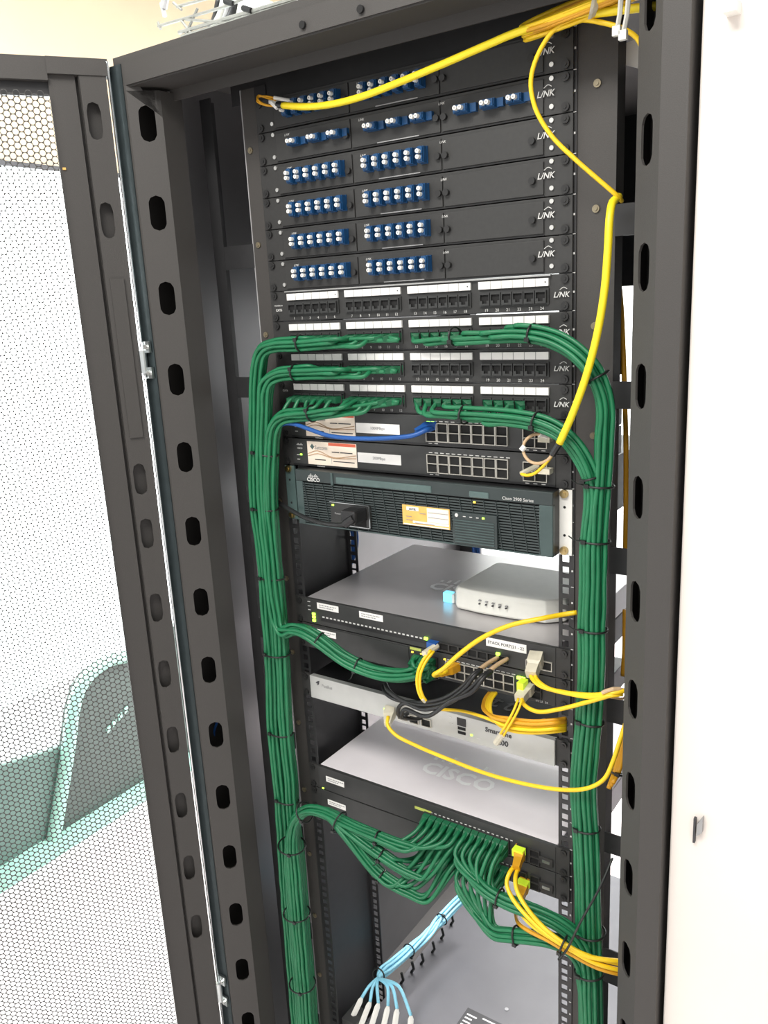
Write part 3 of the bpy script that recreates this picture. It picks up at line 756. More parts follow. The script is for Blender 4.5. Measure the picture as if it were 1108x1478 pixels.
# deep grey unit at the bottom of the rack
t = thing('power_unit', (0, 0, Z(41)), 'deep grey steel power unit low in the rack with a black label on its lid', 'power unit')
MB().box(-.222, .222, 0, .75, Z(41), Z(38)).build('casing', 'swtop2', t, bevel=.002)
MB().box(-.2413, .2413, -.004, 0, Z(41), Z(38)).build('front_panel', 'panel', t)
q = at(690, 1470, 2, Z(38)); l = MB().box(q.x - .03, q.x + .06, q.y - .06, q.y + .012, Z(38), Z(38) + .0008).build('lid_label', 'black', t)
mb = MB()
for i in range(4): mb.box(q.x - .024, q.x + random.uniform(-.01, .0), q.y - .004 - i * .009, q.y - .001 - i * .009, Z(38) + .0008, Z(38) + .0012)
mb.box(q.x + .008, q.x + .05, q.y + .002, q.y + .005, Z(38) + .0008, Z(38) + .0012); mb.build('label_print', 'white', l)
q = at(731, 1457, 2, Z(38)); inst('lid_screw', MB().cyl((0, 0, 0), (0, 0, 1), .004, .0012, 10).mesh('lid_screw', 'gprint'), t, q)
# white modem
t = thing('modem', (.10, .13, Z(17)), 'ivory plastic modem lying on the pale switch lid', 'modem')
zb = Z(17)
out = [(.024, .070), (.030, .062), (.075, .058), (.13, .060), (.176, .066), (.200, .086), (.204, .2), (.200, .205), (.034, .205), (.028, .2)]
mb = MB(); n = len(out); cx, cy = .114, .13
def ring(s, z): return [(cx + (x - cx) * s, cy + (y - cy) * s, zb + z) for x, y in out]
mb.add(ring(.97, .001) + ring(1, .005) + ring(.995, .029) + ring(.965, .036), [(j * n + i, j * n + (i + 1) % n, (j + 1) * n + (i + 1) % n, (j + 1) * n + i) for j in range(3) for i in range(n)] + [tuple(range(n - 1, -1, -1)), tuple(range(3 * n, 4 * n))])
body = mb.build('shell', 'modem', t, fix=True, bevel=.002)
for i in range(5): MB().box(.072 + i * .011, .076 + i * .011, .0555, .0585, zb + .023 - i * .0006, zb + .0245 - i * .0006).build('status_mark', 'gprint', body)
for i in range(5): MB().box(.072 + i * .011, .0745 + i * .011, .0550, .0585, zb + .0175, zb + .019).build('status_light', 'dprint', body)
q = at(645, 868, 2, Z(17) + .002)
t = thing('plug_cap', q, 'small glowing pale blue plastic cube beside the modem', 'plug')
MB().box(q.x - .0075, q.x + .0075, q.y, q.y + .012, Z(17), Z(17) + .016).build('cube', 'ledb', t, bevel=.001)
MB().box(q.x + .0075, q.x + .012, q.y + .002, q.y + .010, Z(17), Z(17) + .014).build('collar', 'cap', t)

# ------------------------------------------------------------------ green copper cables
GR = .0032
def frames(ctrl, step=.008):
    pts = catmull(ctrl, step); m = len(pts)
    tn = [(pts[min(i + 1, m - 1)] - pts[max(i - 1, 0)]).normalized() for i in range(m)]
    fr = []
    n = Vector((0, -1, 0))
    for i in range(m):
        w = (n - tn[i] * n.dot(tn[i])).normalized(); fr.append((pts[i], tn[i].cross(w), w))
    return fr
def disc(n, i, ax=1.0, by=1.0):
    r = GR * 1.03 * math.sqrt(n) * math.sqrt((i + .5) / n); t = i * 2.399963
    return (r * math.cos(t) * ax, r * math.sin(t) * by)
boot_me = {}
def plug(parent, p, d, m='gplug', L=.020, w=.0056, h=.0048, name='plug', tail=.55):
    """tapered moulded plug from p along direction d (away from the socket)"""
    d = Vector(d).normalized(); u = Vector((1, 0, 0)); u = (u - d * u.dot(d)).normalized(); v = d.cross(u)
    mb = MB(); rings = []
    for (k, s) in ((-.006, 1), (L * .35, 1), (L * .5, .82), (L, tail)):
        rings += [Vector(p) + d * k + u * (a * w * s) + v * (b * h * s) for a, b in ((-1, -1), (1, -1), (1, 1), (-1, 1))]
    fs = [(j * 4 + i, j * 4 + (i + 1) % 4, j * 4 + 4 + (i + 1) % 4, j * 4 + 4 + i) for j in range(3) for i in range(4)] + [(3, 2, 1, 0), (12, 13, 14, 15)]
    mb.add(rings, fs); return mb.build(name, m, parent, fix=True)
def green(pts, label, group, plugs=()):
    o = MB().tube(catmull(pts, .007), GR, 7).build('network_cable', 'green', None, smooth=True)
    tag(o, label, 'cable', group)
    for (p, d) in plugs: plug(o, p, d)
    return o
def on(fr, s, off):
    i = max(0, min(len(fr) - 1, int(s))); p, a, b = fr[i]; return p + a * off[0] + b * off[1]
def along(fr, i0, i1, off, st=4, jit=.0006):
    return [on(fr, i, (off[0] + random.uniform(-jit, jit), off[1] + random.uniform(-jit, jit))) for i in range(i0, i1, st)] + [on(fr, i1, off)]
def near(fr, p):
    return min(range(len(fr)), key=lambda i: (fr[i][0] - p).length)
def near_x(fr, x):
    return min(range(len(fr)), key=lambda i: abs(fr[i][0].x - x))
YT = -.036
def PL(lst): return [P(*q) for q in lst]
def tie(fr, u, v, y, ra, rb, label, m='tie', tail=0):
    i = near(fr, P(u, v, y)); p, a, b = fr[i]; n = 22
    pts = [p + a * ra * math.cos(2 * math.pi * k / n) + b * rb * math.sin(2 * math.pi * k / n) for k in range(n + 1)]
    o = MB().tube(pts, .0015, 6, cap=False).build('cable_tie', m, None, smooth=True); tag(o, label, 'cable tie', 'cable ties')
    h = p + a * ra * .5 + b * (rb * .87 + .001)
    MB().box(h.x - .003, h.x + .003, h.y - .002, h.y + .002, h.z - .0025, h.z + .0025).build('tie_head', m, o)
    if tail: MB().tube([h, h + a * tail * .7 + Vector((.0, -.004, .003)), h + a * tail + Vector((0, -.008, .008))], .0008, 5).build('tie_tail', m, o)
    return o
# families that leave the patch panels towards the near post on the door side
LT = [[(371, 640), (371, 720), (381, 800), (386, 860), (393, 960), (396, 1050), (403, 1120), (408, 1180), (412, 1250), (418, 1330), (427, 1440), (436, 1560)],
      None,
      [(393, 640), (391, 720), (396, 800), (402, 860), (409, 960), (413, 1050), (420, 1120), (424, 1180), (432, 1250), (438, 1330), (448, 1440), (456, 1560)]]
fams = {}
rowsL = [
    (7, [(578, 488, -.024), (540, 489, -.026), (500, 491, -.03), (430, 496, -.03), (396, 499, -.034), (380, 506, YT), (374, 530, YT), (371, 580, YT)] + [(u, v, YT) for u, v in LT[0]]),
    (8, [(576, 533, -.022), (540, 534, -.026), (500, 535, -.03), (440, 537, -.03), (404, 540, -.034), (388, 549, YT - .004), (383, 580, YT - .006), (381, 640, YT - .006), (382, 720, YT - .006), (390, 800, YT - .006), (396, 860, YT - .008),
         (402, 895, YT - .008), (408, 910, YT - .012), (422, 907, YT - .014), (445, 913, YT - .018), (470, 930, -.05), (500, 952, -.045), (540, 969, -.04), (580, 974, -.034), (612, 968, -.026), (632, 958, -.018)]),
    (9, [(578, 577, -.022), (540, 583, -.026), (500, 590, -.03), (440, 598, -.03), (410, 602, -.034), (398, 612, YT), (394, 628, YT)] + [(u, v, YT) for u, v in LT[2]]),
]
for fi, (k, ctrl) in enumerate(rowsL):
    fr = frames(PL(ctrl)); fams['L%d' % k] = fr
    for i in range(12):
        off = disc(12, (i * 5) % 12, .85, 1.1)
        x = PX[i]; zc = Z(k + .585)
        j = near_x(fr[:70], x - .012) if i < 11 else 1
        j = max(1, j)
        end = len(fr) - 1
        pre = [Vector((x, .0, zc)), Vector((x - .006, -.015, zc))]
        post = []; plugs = [((x, -.005, zc), (-.75, -1, -.10))]
        if k == 8:
            cx = .004 + .0128 * (i % 3) - .006; zz = Z(18.36 + .20 * (i // 3) * .8)
            end = near_x(fr, -.012 + .004 * (i % 3) - .012) if False else len(fr) - 3 - (2 - i % 3) * 2
            post = [Vector((cx, -.020, zz)), Vector((cx, -.004, zz))]; plugs.append(((cx, -.004, zz), (-.2, -1, -.35)))
        pts = pre + along(fr, j, end, off) + post
        green(pts, 'green cable from port %s of the %s patch panel, bundled towards the open door' % (NUM[i], ('second', 'third', 'lowest')[fi]),
              'green cables leaving the %s patch panel' % ('second', 'third', 'lowest')[fi], plugs)
# families that leave the patch panels towards the white cabinet
RT = [(868, 580), (866, 640), (863, 700), (858, 780), (857, 840), (855, 900), (855, 960), (850, 1040), (843, 1130), (846, 1200), (848, 1250), (850, 1330), (853, 1440), (854, 1560)]
rowsR = [
    (7, range(12, 24), [(584, 490, -.022), (610, 489, -.026), (650, 486, -.03), (700, 483, -.032), (760, 481, -.034), (800, 489, -.036), (835, 510, -.038), (858, 536, -.038), (868, 558, -.036)] + [(u + 7, v, YT) for u, v in RT]),
    (9, range(12, 22), [(584, 588, -.022), (610, 593, -.026), (650, 597, -.03), (700, 600, -.034), (750, 604, -.036), (790, 613, -.038), (822, 634, -.038), (843, 665, -.038)] + [(u - 7, v, YT - .003) for u, v in RT[2:]]),
]
for fi, (k, ports, ctrl) in enumerate(rowsR):
    fr = frames(PL(ctrl)); fams['R%d' % k] = fr; ports = list(ports); n = len(ports)
    for q, i in enumerate(ports):
        off = disc(n, (q * (5 if n == 12 else 3)) % n, .95, 1.1); x = PX[i]; zc = Z(k + .585)
        j = max(1, near_x(fr[:75], x + .012))
        pts = [Vector((x, .0, zc)), Vector((x + .006, -.015, zc))] + along(fr, j, len(fr) - 1, off)
        green(pts, 'green cable from port %s of the %s patch panel, bundled towards the white cabinet' % (NUM[i], ('second', 'lowest')[fi]),
              'green cables leaving the %s patch panel' % ('second', 'lowest')[fi], [((x, -.005, zc), (.75, -1, -.10))])
# cables of the lower pair of switches: three strands on the door side, two on the other
trunk = [(446, 1570, -.052), (438, 1440, -.052), (430, 1340, -.052), (424, 1260, -.052), (421, 1220, -.053), (423, 1195, -.056), (433, 1176, -.06), (452, 1170, -.062), (476, 1177, -.064)]
subs = [[(500, 1190, -.066), (545, 1209, -.066), (590, 1226, -.060), (630, 1232, -.052), (662, 1224, -.040)],
        [(500, 1196, -.068), (545, 1231, -.070), (590, 1258, -.066), (630, 1270, -.056), (664, 1264, -.042)],
        [(498, 1202, -.070), (545, 1260, -.074), (590, 1288, -.070), (630, 1298, -.058), (668, 1290, -.044)]]
rows = [(24, .50), (24, .77), (25, .50), (25, .77)]
desc = ['upper', 'middle', 'lower']
for s in range(3):
    fr = frames(PL(trunk + subs[s])); fams['S%d' % s] = fr
    socks = [[(0, i) for i in range(6)] + [(1, 0), (1, 1)], [(1, i) for i in range(2, 6)] + [(2, i) for i in range(4)], [(2, 4), (2, 5)] + [(3, i) for i in range(6)]][s]
    for q, (r, i) in enumerate(socks):
        o8 = disc(24, (s * 8 + q), 1.0, .8); oloc = disc(8, (q * 3) % 8)
        kk, rr = rows[r]; x = .004 + .0124 * i; zz = Z(kk + rr)
        jt = near(fr, P(476, 1177, -.064)); je = near_x(fr[jt:], x - .030) + jt
        je = max(jt + 6, min(je, len(fr) - 2))
        js = near(fr, P(424, 1260, -.052))
        pts = along(fr, 0, js, o8) + [on(fr, j, (o8[0] * (1 - w) + oloc[0] * w, o8[1] * (1 - w) + oloc[1] * w)) for j, w in [(js + (jt - js) * e // 5, e / 5) for e in range(1, 6)]]
        pts += along(fr, jt + 4, je, oloc) + [Vector((x - .005, -.038, zz - .012)), Vector((x, -.022, zz - .003)), Vector((x, -.004, zz))]
        green(pts, 'green cable arching into the %s socket, %s row of the %s lower switch' % (ORD[i], ('top', 'bottom')[r % 2], ('upper', 'bottommost')[r // 2]), 'green cables arching into the lower switches', [((x, -.004, zz), (-.15, -1, -.35))])
tr2 = [[(668, 1215, -.040), (680, 1255, -.052), (702, 1284, -.060), (735, 1302, -.062), (775, 1317, -.058), (812, 1335, -.052), (838, 1360, -.048), (848, 1390, -.050), (851, 1430, -.052), (853, 1500, -.052), (854, 1570, -.052)],
       [(672, 1290, -.044), (678, 1318, -.056), (700, 1338, -.062), (738, 1349, -.062), (780, 1353, -.058), (815, 1362, -.052), (836, 1382, -.048), (843, 1410, -.050), (846, 1440, -.052), (848, 1500, -.052), (848, 1570, -.052)]]
for s in range(2):
    fr = frames(PL(tr2[s])); fams['T%d' % s] = fr
    for q in range(12):
        r = 2 * s + q // 6; i = 6 + q % 6; kk, rr = rows[r]; x = .004 + .0124 * i; zz = Z(kk + rr); off = disc(12, (q * 5) % 12, .9, .9)
        j = near_x(fr[:60], x + .004); j = max(10, min(j, 26))
        pts = [Vector((x, -.004, zz)), Vector((x - .001, -.022, zz - .004)), Vector((x - .004, -.042, zz - .020))] + along(fr, j, len(fr) - 1, off)
        green(pts, 'green cable drooping from the %s socket, %s row of the %s lower switch' % (ORD[i], ('top', 'bottom')[r % 2], ('upper', 'bottommost')[r // 2]), 'green cables drooping from the lower switches', [((x, -.004, zz), (-.05, -1, -.45))])

# cable ties
fams['RT'] = frames(PL([(u, v, YT) for u, v in RT]))
fams['LT'] = frames(PL([((a[0] + b[0]) / 2, a[1], YT) for a, b in zip(LT[0], LT[2])]))
for (f, u, v, y, ra, rb, lb, tl) in (
    ('L7', 433, 496, -.03, .012, .015, 'black cable tie on the green row of the second patch panel, nearest the door', 0),
    ('L8', 430, 537, -.03, .012, .015, 'black cable tie on the green row of the third patch panel', 0),
    ('L9', 449, 597, -.03, .012, .015, 'black cable tie on the green row of the lowest patch panel, nearest the door', 0),
    ('R7', 659, 486, -.03, .012, .015, 'black cable tie midway on the green row of the second patch panel', 0),
    ('R7', 768, 482, -.034, .012, .015, 'black cable tie at port twenty-four of the second patch panel', 0),
    ('R9', 669, 598, -.032, .012, .015, 'black cable tie on the lowest green row above the metal ports', 0),
    ('R9', 773, 607, -.036, .012, .015, 'black cable tie on the lowest green row above the two lit ports', 0),
    ('LT', 381, 655, YT, .0250, .0155, 'black cable tie round the door-side bundle beside the stickered switches', 0),
    ('LT', 382, 731, YT, .0255, .0155, 'black cable tie round the door-side bundle beside the router', 0),
    ('LT', 393, 832, YT, .0250, .0155, 'black cable tie round the door-side bundle just below the router', 0),
    ('LT', 402, 944, YT, .0235, .020, 'black cable tie round the door-side bundle where a green branch leaves', 0),
    ('LT', 405, 1057, YT, .0235, .0165, 'black cable tie round the door-side bundle beside the silver appliance', 0),
    ('LT', 415, 1153, YT, .0225, .0165, 'black cable tie round the door-side bundle just above the green arch', 0),
    ('S1', 422, 1222, -.053, .024, .024, 'black cable tie round the foot of the green arch', 0),
    ('S1', 440, 1172, -.062, .017, .017, 'black cable tie over the top of the green arch', 0),
    ('S1', 487, 1190, -.066, .021, .015, 'black cable tie where the green arch splits into strands', 0),
    ('S1', 428, 1320, -.052, .0245, .024, 'black cable tie round the lowest bundle, upper one', 0),
    ('S1', 437, 1418, -.052, .0245, .024, 'black cable tie round the lowest bundle, lower one', 0),
    ('S0', 545, 1210, -.066, .010, .010, 'black cable tie on the upper green strand of the lower switches', .012),
    ('S1', 550, 1236, -.070, .010, .010, 'black cable tie on the middle green strand of the lower switches', .012),
    ('S2', 552, 1266, -.074, .010, .010, 'black cable tie on the lower green strand of the lower switches', .012),
    ('L8', 460, 923, -.05, .012, .012, 'black cable tie on the drooping green branch, upper one', 0),
    ('L8', 516, 960, -.045, .012, .012, 'black cable tie on the drooping green branch, lower one', .02),
    ('R7', 870, 540, YT, .014, .016, 'black cable tie at the bend of the white-cabinet-side bundle', 0),
    ('R9', 846, 688, YT, .013, .016, 'black cable tie on the inner merging cables of the white-cabinet-side bundle', 0),
    ('RT', 868, 697, YT, .0188, .0150, 'black cable tie round the white-cabinet-side bundle beside the stickered switches', .016),
    ('RT', 862, 782, YT, .0188, .0150, 'black cable tie round the white-cabinet-side bundle beside the router', .016),
    ('RT', 860, 908, YT, .0188, .0150, 'black cable tie round the white-cabinet-side bundle beside the modem', .014),
    ('RT', 853, 1040, YT, .0188, .0150, 'black cable tie round the white-cabinet-side bundle beside the silver appliance', 0),
    ('RT', 849, 1193, YT, .0188, .0150, 'black cable tie round the white-cabinet-side bundle beside the bright-topped switch', 0),
    ('RT', 856, 1345, YT, .022, .020, 'black cable tie round the white-cabinet-side bundle at the drooping sheaf', 0),
    ('T0', 850, 1400, -.05, .020, .018, 'black cable tie round the lowest bundle on the white cabinet side', 0),
    ('T0', 722, 1292, -.06, .013, .013, 'black cable tie on the upper drooping green sheaf', 0),
    ('T1', 746, 1350, -.062, .013, .013, 'black cable tie on the lower drooping green sheaf', 0),
):
    tie(fams[f], u, v, y, ra, rb, lb, 'tie', tl)

# ------------------------------------------------------------------ yellow fibre and other cables
def cable(name, ctrl, r, m, label, cat='cable', group=None, plugs=(), n=8, flat=1.0):
    pts = [P(*c) if len(c) == 3 else Vector(c[0]) for c in ctrl]
    o = MB().tube(catmull(pts, .006), r, n, flat=flat).build(name, m, None, smooth=True); tag(o, label, cat, group); return o
FG = 'yellow fibre cables'
# thick tube over the top fibre panel
o = cable('fibre_cable', [(408, 152, -.035), (440, 154, -.042), (475, 151, -.046), (520, 140, -.05), (575, 119, -.052), (640, 92, -.055), (700, 66, -.058), (745, 47, -.06), (790, 33, -.06), (840, 22, -.06), (900, 14, -.058), (950, 8, -.05)], .0045, 'yellowb', 'thick bright yellow tube sweeping across the top fibre panel', 'cable', FG)
for i, (dz, c) in enumerate(((0, -1), (4, 1))):
    MB().tube(catmull(PL([(408, 152, -.035), (396, 153, -.036), (380, 151 - dz * .3, -.037), (371, 146 - dz, -.036), (373, 140 - dz * .5, -.032), (384, 139 + dz * .5, -.028), (398, 142 + dz, -.026)]), .004), .0014, 6).build('fibre_lead', 'orange', o, smooth=True)
for (a, b) in (((395, 141, -.027), (418, 145, -.017)), ((388, 147, -.03), (408, 149, -.02))):
    MB().tube(PL([a, b]), .0024, 8).build('connector_boot', 'cap', o)
MB().tube(PL([(392, 148, -.036), (400, 156, -.036)]), .003, 8).build('splitter', 'cap', o); MB().tube(PL([(400, 151, -.035), (410, 152, -.035)]), .0045, 8).build('sleeve', 'black', o)
# loop to the side and down to the small switches
cable('fibre_cable', [(928, 72, -.045), (918, 54, -.05), (900, 42, -.055), (870, 33, -.058), (835, 29, -.06), (803, 40, -.06), (778, 75, -.06), (766, 115, -.06), (772, 155, -.058), (795, 195, -.052), (830, 230, -.045), (862, 258, -.038), (892, 284, -.028), (897, 290, -.015)], [.0026] * 400, 'yellow', 'yellow cable looping round the printed logos at the top of the rack', 'cable', FG)
o = cable('fibre_cable', [(893, 284, -.02), (884, 292, -.034), (880, 310, -.045), (877, 360, -.052), (872, 420, -.056), (861, 485, -.06), (845, 545, -.062), (825, 600, -.062), (807, 640, -.06)], .0047, 'yellowb', 'long yellow tube hanging down to the small switches', 'cable', FG)
MB().tube(PL([(807, 640, -.06), (797, 656, -.055)]), .0042, 8).build('sleeve', 'black', o)
for k, c in enumerate(([(797, 656, -.055), (788, 668, -.05), (772, 683, -.04), (760, 686, -.034), (752, 684, -.03)], [(797, 656, -.055), (790, 664, -.052), (775, 669, -.046), (762, 664, -.042), (755, 652, -.04), (757, 638, -.036), (768, 628, -.03), (784, 626, -.022), (792, 628, -.012)])):
    MB().tube(catmull(PL(c), .004), .0021, 7).build('fibre_lead', 'yellow' if k == 0 else 'tan', o, smooth=True)
for (a, b, m) in (((752, 684, -.03), (776, 672, -.008), 'clear'), ((778, 627, -.026), (796, 630, -.008), 'cap'), ((752, 650, -.042), (757, 644, -.04), 'cap')):
    MB().tube(PL([a, b]), .0036, 8).build('connector_boot', m, o)
for (u, v) in ((786, 634), (786, 680)): q = P(u, v, -.012); MB().box(q.x - .008, q.x + .008, -.016, -.003, q.z - .0035, q.z + .0035).build('connector', 'clear', o)
# coil at the top
coil = thing('fibre_coil', P(850, 5, -.06), 'coil of surplus yellow fibre cable hung under the rack roof', 'cable coil')
c0 = P(858, 9, -.042)
for i in range(18):
    a = .080 + random.uniform(-.012, .006); b = .009 + random.uniform(-.005, .004); dx, dy, dz = random.uniform(-.003, .003), random.uniform(-.010, .010), random.uniform(-.004, .006)
    pts = [c0 + Vector((dx + a * math.cos(t), dy + .02 * math.sin(t), dz + b * math.sin(t) + .13 * a * math.cos(t))) for t in [2 * math.pi * j / 40 for j in range(41)]]
    MB().tube(pts, .0025, 6, cap=False).build('loop', 'yellow' if i % 3 else 'orange', coil, smooth=True)
for (u, lab) in ((858, 'strap'),): 
    MB().tube(catmull(PL([(u - 4, 24, -.068), (u, 10, -.075), (u + 4, -6, -.068)])), .006, 6, flat=.3).build('strap', 'clear', coil)
for i, (u0, v0, u1, v1) in enumerate(((896, -4, 890, 44), (907, -4, 899, 50))):
    a, b = P(u0, v0, -.085), P(u1, v1, -.075)
    t = tag(MB().tube([a, a.lerp(b, .5) + Vector((.001, 0, 0)), b], .0028, 6, flat=.4).build('cable_tie', 'wtie'), ('milky cable tie tail hanging from the yellow coil, shorter one', 'milky cable tie tail hanging from the yellow coil, longer one')[i], 'cable tie', 'cable ties')
    MB().box(b.x - .004, b.x + .004, b.y - .003, b.y + .003, b.z - .005, b.z + .004).build('tie_head', 'wtie', t)
q = P(914, 78, .03)  # white patch put in for light coming through an opening
t = tag(MB().prism([(-.010, .013), (.012, .016), (.012, -.018), (-.010, -.009)], lambda a, b, c: (q.x + a, q.y + c, q.z + b), 0, .004).build('bright_gap_patch', 'cap', None, fix=True), 'white patch standing in for a bright opening below the hanging tie tails', 'light patch')
# cables in the side gap
for i, (c, m, r, lb) in enumerate((
    ([(884, 330, .06), (890, 380, .06), (896, 440, .06), (899, 500, .06), (901, 560, .05), (903, 640, .05), (903, 720, .05), (902, 800, .05)], 'orange', .0034, 'amber cable running down the gap behind the brackets'),
    ([(889, 330, .08), (889, 380, .09), (892, 430, .09), (895, 480, .09), (898, 540, .09)], 'brown', .0045, 'brown cable running down the gap near the top brackets'),
    ([(902, 880, .05), (901, 940, .05), (899, 975, .05)], 'orange', .0036, 'short amber cable in the gap beside the modem'))):
    cable('side_cable', c, r, m, lb, 'cable')
# yellow patch leads of the stacked switches
o = cable('fibre_cable', [(832, 884, -.004), (812, 887, -.012), (780, 893, -.035), (735, 903, -.05), (695, 921, -.062), (662, 945, -.068), (640, 965, -.066), (626, 974, -.060), (632, 974, -.045), (645, 968, -.03)], .0034, 'yellow', 'yellow cable arching over the front of the ivory modem', 'cable', FG)
plug(o, P(655, 963, -.008), P(628, 976, -.05) - P(655, 963, -.008), 'orange', .034, .0075, .006)
o = cable('fibre_cable', [(622, 938, -.028), (611, 952, -.04), (603, 970, -.05), (602, 990, -.055), (607, 1006, -.055), (616, 1017, -.05)], .0024, 'yellow', 'yellow twin cable dropping from the blue plug of the stacked switch', 'cable', FG)
MB().tube(catmull(PL([(626, 940, -.026), (615, 954, -.04), (607, 972, -.05), (606, 990, -.055), (611, 1006, -.055), (619, 1016, -.05)])), .0022, 7).build('second_lead', 'yellow', o, smooth=True)
MB().tube(PL([(630, 932, -.008), (612, 944, -.036)]), .0052, 8).build('connector_boot', 'clear', o); MB().tube(PL([(610, 1008, -.055), (620, 1020, -.048)]), .0034, 8).build('end_boot', 'clear', o)
q = P(627, 930, -.004); MB().box(q.x - .008, q.x + .008, -.014, -.003, q.z - .006, q.z + .006).build('connector', 'blue', o)
o = cable('fibre_cable', [(636, 1024, -.03), (665, 1026, -.035), (695, 1034, -.045), (725, 1046, -.05)], .0024, 'yellow', 'thin yellow cable across the top edge of the silver front', 'cable', FG)
o = cable('fibre_cable', [(768, 966, -.018), (766, 976, -.032), (778, 989, -.045), (808, 998, -.055), (850, 1003, -.06), (885, 1000, -.06), (903, 997, -.05), (908, 1000, -.04), (903, 1006, -.036)], .0030, 'yellow', 'upper yellow cable of the milky plug pair crossing the green bundle', 'cable', FG)
plug(o, P(774, 950, -.006), P(767, 972, -.03) - P(774, 950, -.006), 'clear', .030, .0095, .0085, tail=.8)
o = cable('fibre_cable', [(772, 968, -.018), (774, 980, -.036), (790, 993, -.05), (820, 1001, -.058), (852, 1006, -.062), (880, 1004, -.062), (898, 1002, -.052)], .0030, 'yellow', 'lower yellow cable of the milky plug pair crossing the green bundle', 'cable', FG)
o = cable('fibre_cable', [(752, 1006, -.03), (757, 1018, -.045), (775, 1027, -.052), (805, 1024, -.058), (845, 1014, -.062), (876, 1005, -.062), (898, 998, -.05)], .0030, 'yellow', 'yellow cable from the green-lit plug swinging to the green bundle', 'cable', FG)
plug(o, P(762, 992, -.006), P(750, 1008, -.034) - P(762, 992, -.006), 'clear', .030, .009, .007, tail=.8)
q = P(752, 992, -.02); MB().box(q.x - .005, q.x + .005, q.y - .004, q.y + .012, q.z - .010, q.z + .008).build('lit_latch', 'lime', o)
for i, du in enumerate((-3, 3)):
    o = cable('fibre_cable', [(751 + du, 1008, -.045), (744 + du, 1026, -.060), (733 + du, 1046, -.066), (721 + du, 1066, -.06)], .0018, 'yellow', 'thin yellow lead of the slanting pair over the bunch, %s' % ('door side', 'white cabinet side')[i], 'cable', FG)
    if i == 0: MB().tube(PL([(725, 1060, -.062), (716, 1072, -.056)]), .0048, 8).build('end_boot', 'clear', o)
for i in range(5):
    d = i * 4.2 - 8; yy = .004 * (i % 2)
    cable('fibre_cable', [(706 + i * 2.5, 1000, -.012), (699 + i * 2.5, 1010, -.026), (697 + i * 2.6, 1024 + d * .2, -.04), (708 + i * 2, 1037 + d * .6, -.050 - yy), (735, 1045 + d, -.056 - yy), (770, 1049 + d, -.056 - yy), (800, 1047 + d, -.05 - yy), (816, 1045 + d, -.03)], .0026, 'yellow' if i > 1 else 'orange', 'yellow cable in the flat bunch over the silver front, %s from above' % ORD[i], 'cable', 'bunched yellow cables over the silver front')
for i in range(2):
    o = cable('fibre_cable', [(718 + 14 * i, 949 + 2 * i, -.006), (704 + 14 * i, 957 + 2 * i, -.022), (692 + 14 * i, 966 + 2 * i, -.036)], .0050, 'tan', 'tan connector boot of the stacked switch, %s the door' % ('nearer', 'farther from')[i], 'connector', flat=.6)
o = cable('fibre_cable', [(560, 1034, -.026), (559, 1046, -.036), (570, 1060, -.04), (600, 1076, -.04), (650, 1097, -.042), (700, 1116, -.045), (760, 1132, -.052), (815, 1140, -.060), (850, 1137, -.064), (872, 1124, -.06), (884, 1100, -.05), (894, 1070, -.04), (902, 1045, -.03)], .0029, 'yellow', 'long yellow cable sagging across the bright-topped switch', 'cable', FG)
plug(o, P(563, 1026, -.008), P(559, 1046, -.034) - P(563, 1026, -.008), 'clear', .030, .0085, .0065, tail=.6)
for i in range(3):
    cable('side_cable', [(878 + i * 3, 1138 - i * 4, -.05), (888 + i * 3, 1110, -.03), (894 + i * 3, 1080, -.022), (901 + i * 2, 1052, -.016), (906, 1035, -.01)], .0032, 'orange', 'amber cable of the short tied bunch beside the post, %s' % ('foremost', 'middle', 'rearmost')[i], 'cable', 'amber cables tied beside the post')
fr = frames(PL([(880, 1136, -.04), (893, 1100, -.026), (903, 1050, -.016)])); tie(fr, 887, 1116, -.03, .009, .011, 'black cable tie on the short amber bunch beside the post')
q = P(890, 1003, -.05)
t = tag(MB().tube(catmull(PL([(868, 1000, -.066), (885, 994, -.06), (902, 996, -.05), (908, 1003, -.042), (900, 1008, -.046), (880, 1006, -.062)])), .0026, 6, flat=.5).build('velcro_loop', 'tan'), 'tan strap looped round the yellow pair beside the post', 'strap')
# yellow cables of the lower switches
for i, c in enumerate(([(746, 1246, -.022), (735, 1260, -.045), (731, 1275, -.055), (739, 1296, -.066), (760, 1322, -.076), (788, 1348, -.080), (815, 1366, -.080), (850, 1381, -.076), (902, 1388, -.05), (918, 1389, -.02)],
                       [(750, 1250, -.022), (744, 1264, -.045), (745, 1282, -.06), (757, 1306, -.072), (780, 1334, -.078), (806, 1356, -.080), (840, 1376, -.078), (880, 1388, -.06), (902, 1392, -.05), (918, 1393, -.02)],
                       [(752, 1290, -.022), (748, 1302, -.05), (752, 1318, -.062), (768, 1336, -.072), (792, 1352, -.078), (822, 1370, -.080), (856, 1389, -.074), (902, 1402, -.05), (918, 1404, -.02)],
                       [(744, 1316, -.022), (748, 1332, -.05), (764, 1344, -.066), (792, 1358, -.074), (824, 1377, -.076), (860, 1396, -.070), (902, 1408, -.05), (918, 1411, -.02)])):
    o = cable('fibre_cable', c, .0032, 'yellow' if i < 3 else 'orange', 'yellow cable from the lime plugs of the lower switches, %s' % ('outermost and longest', 'second from outermost', 'from the lower lime plug', 'innermost, darkest')[i], 'cable', FG)
    if i in (0, 2):
        a = P(751, 1228, -.006) if i == 0 else P(757, 1275, -.006); b = P(746, 1248, -.03) if i == 0 else P(751, 1294, -.03)
        plug(o, a, b - a, 'orange', .032, .0075, .007, tail=.7)
        MB().box(a.x - .0085, a.x + .0085, a.y - .012, a.y, a.z - .004, a.z + .0075).build('lit_latch', 'lime', o)
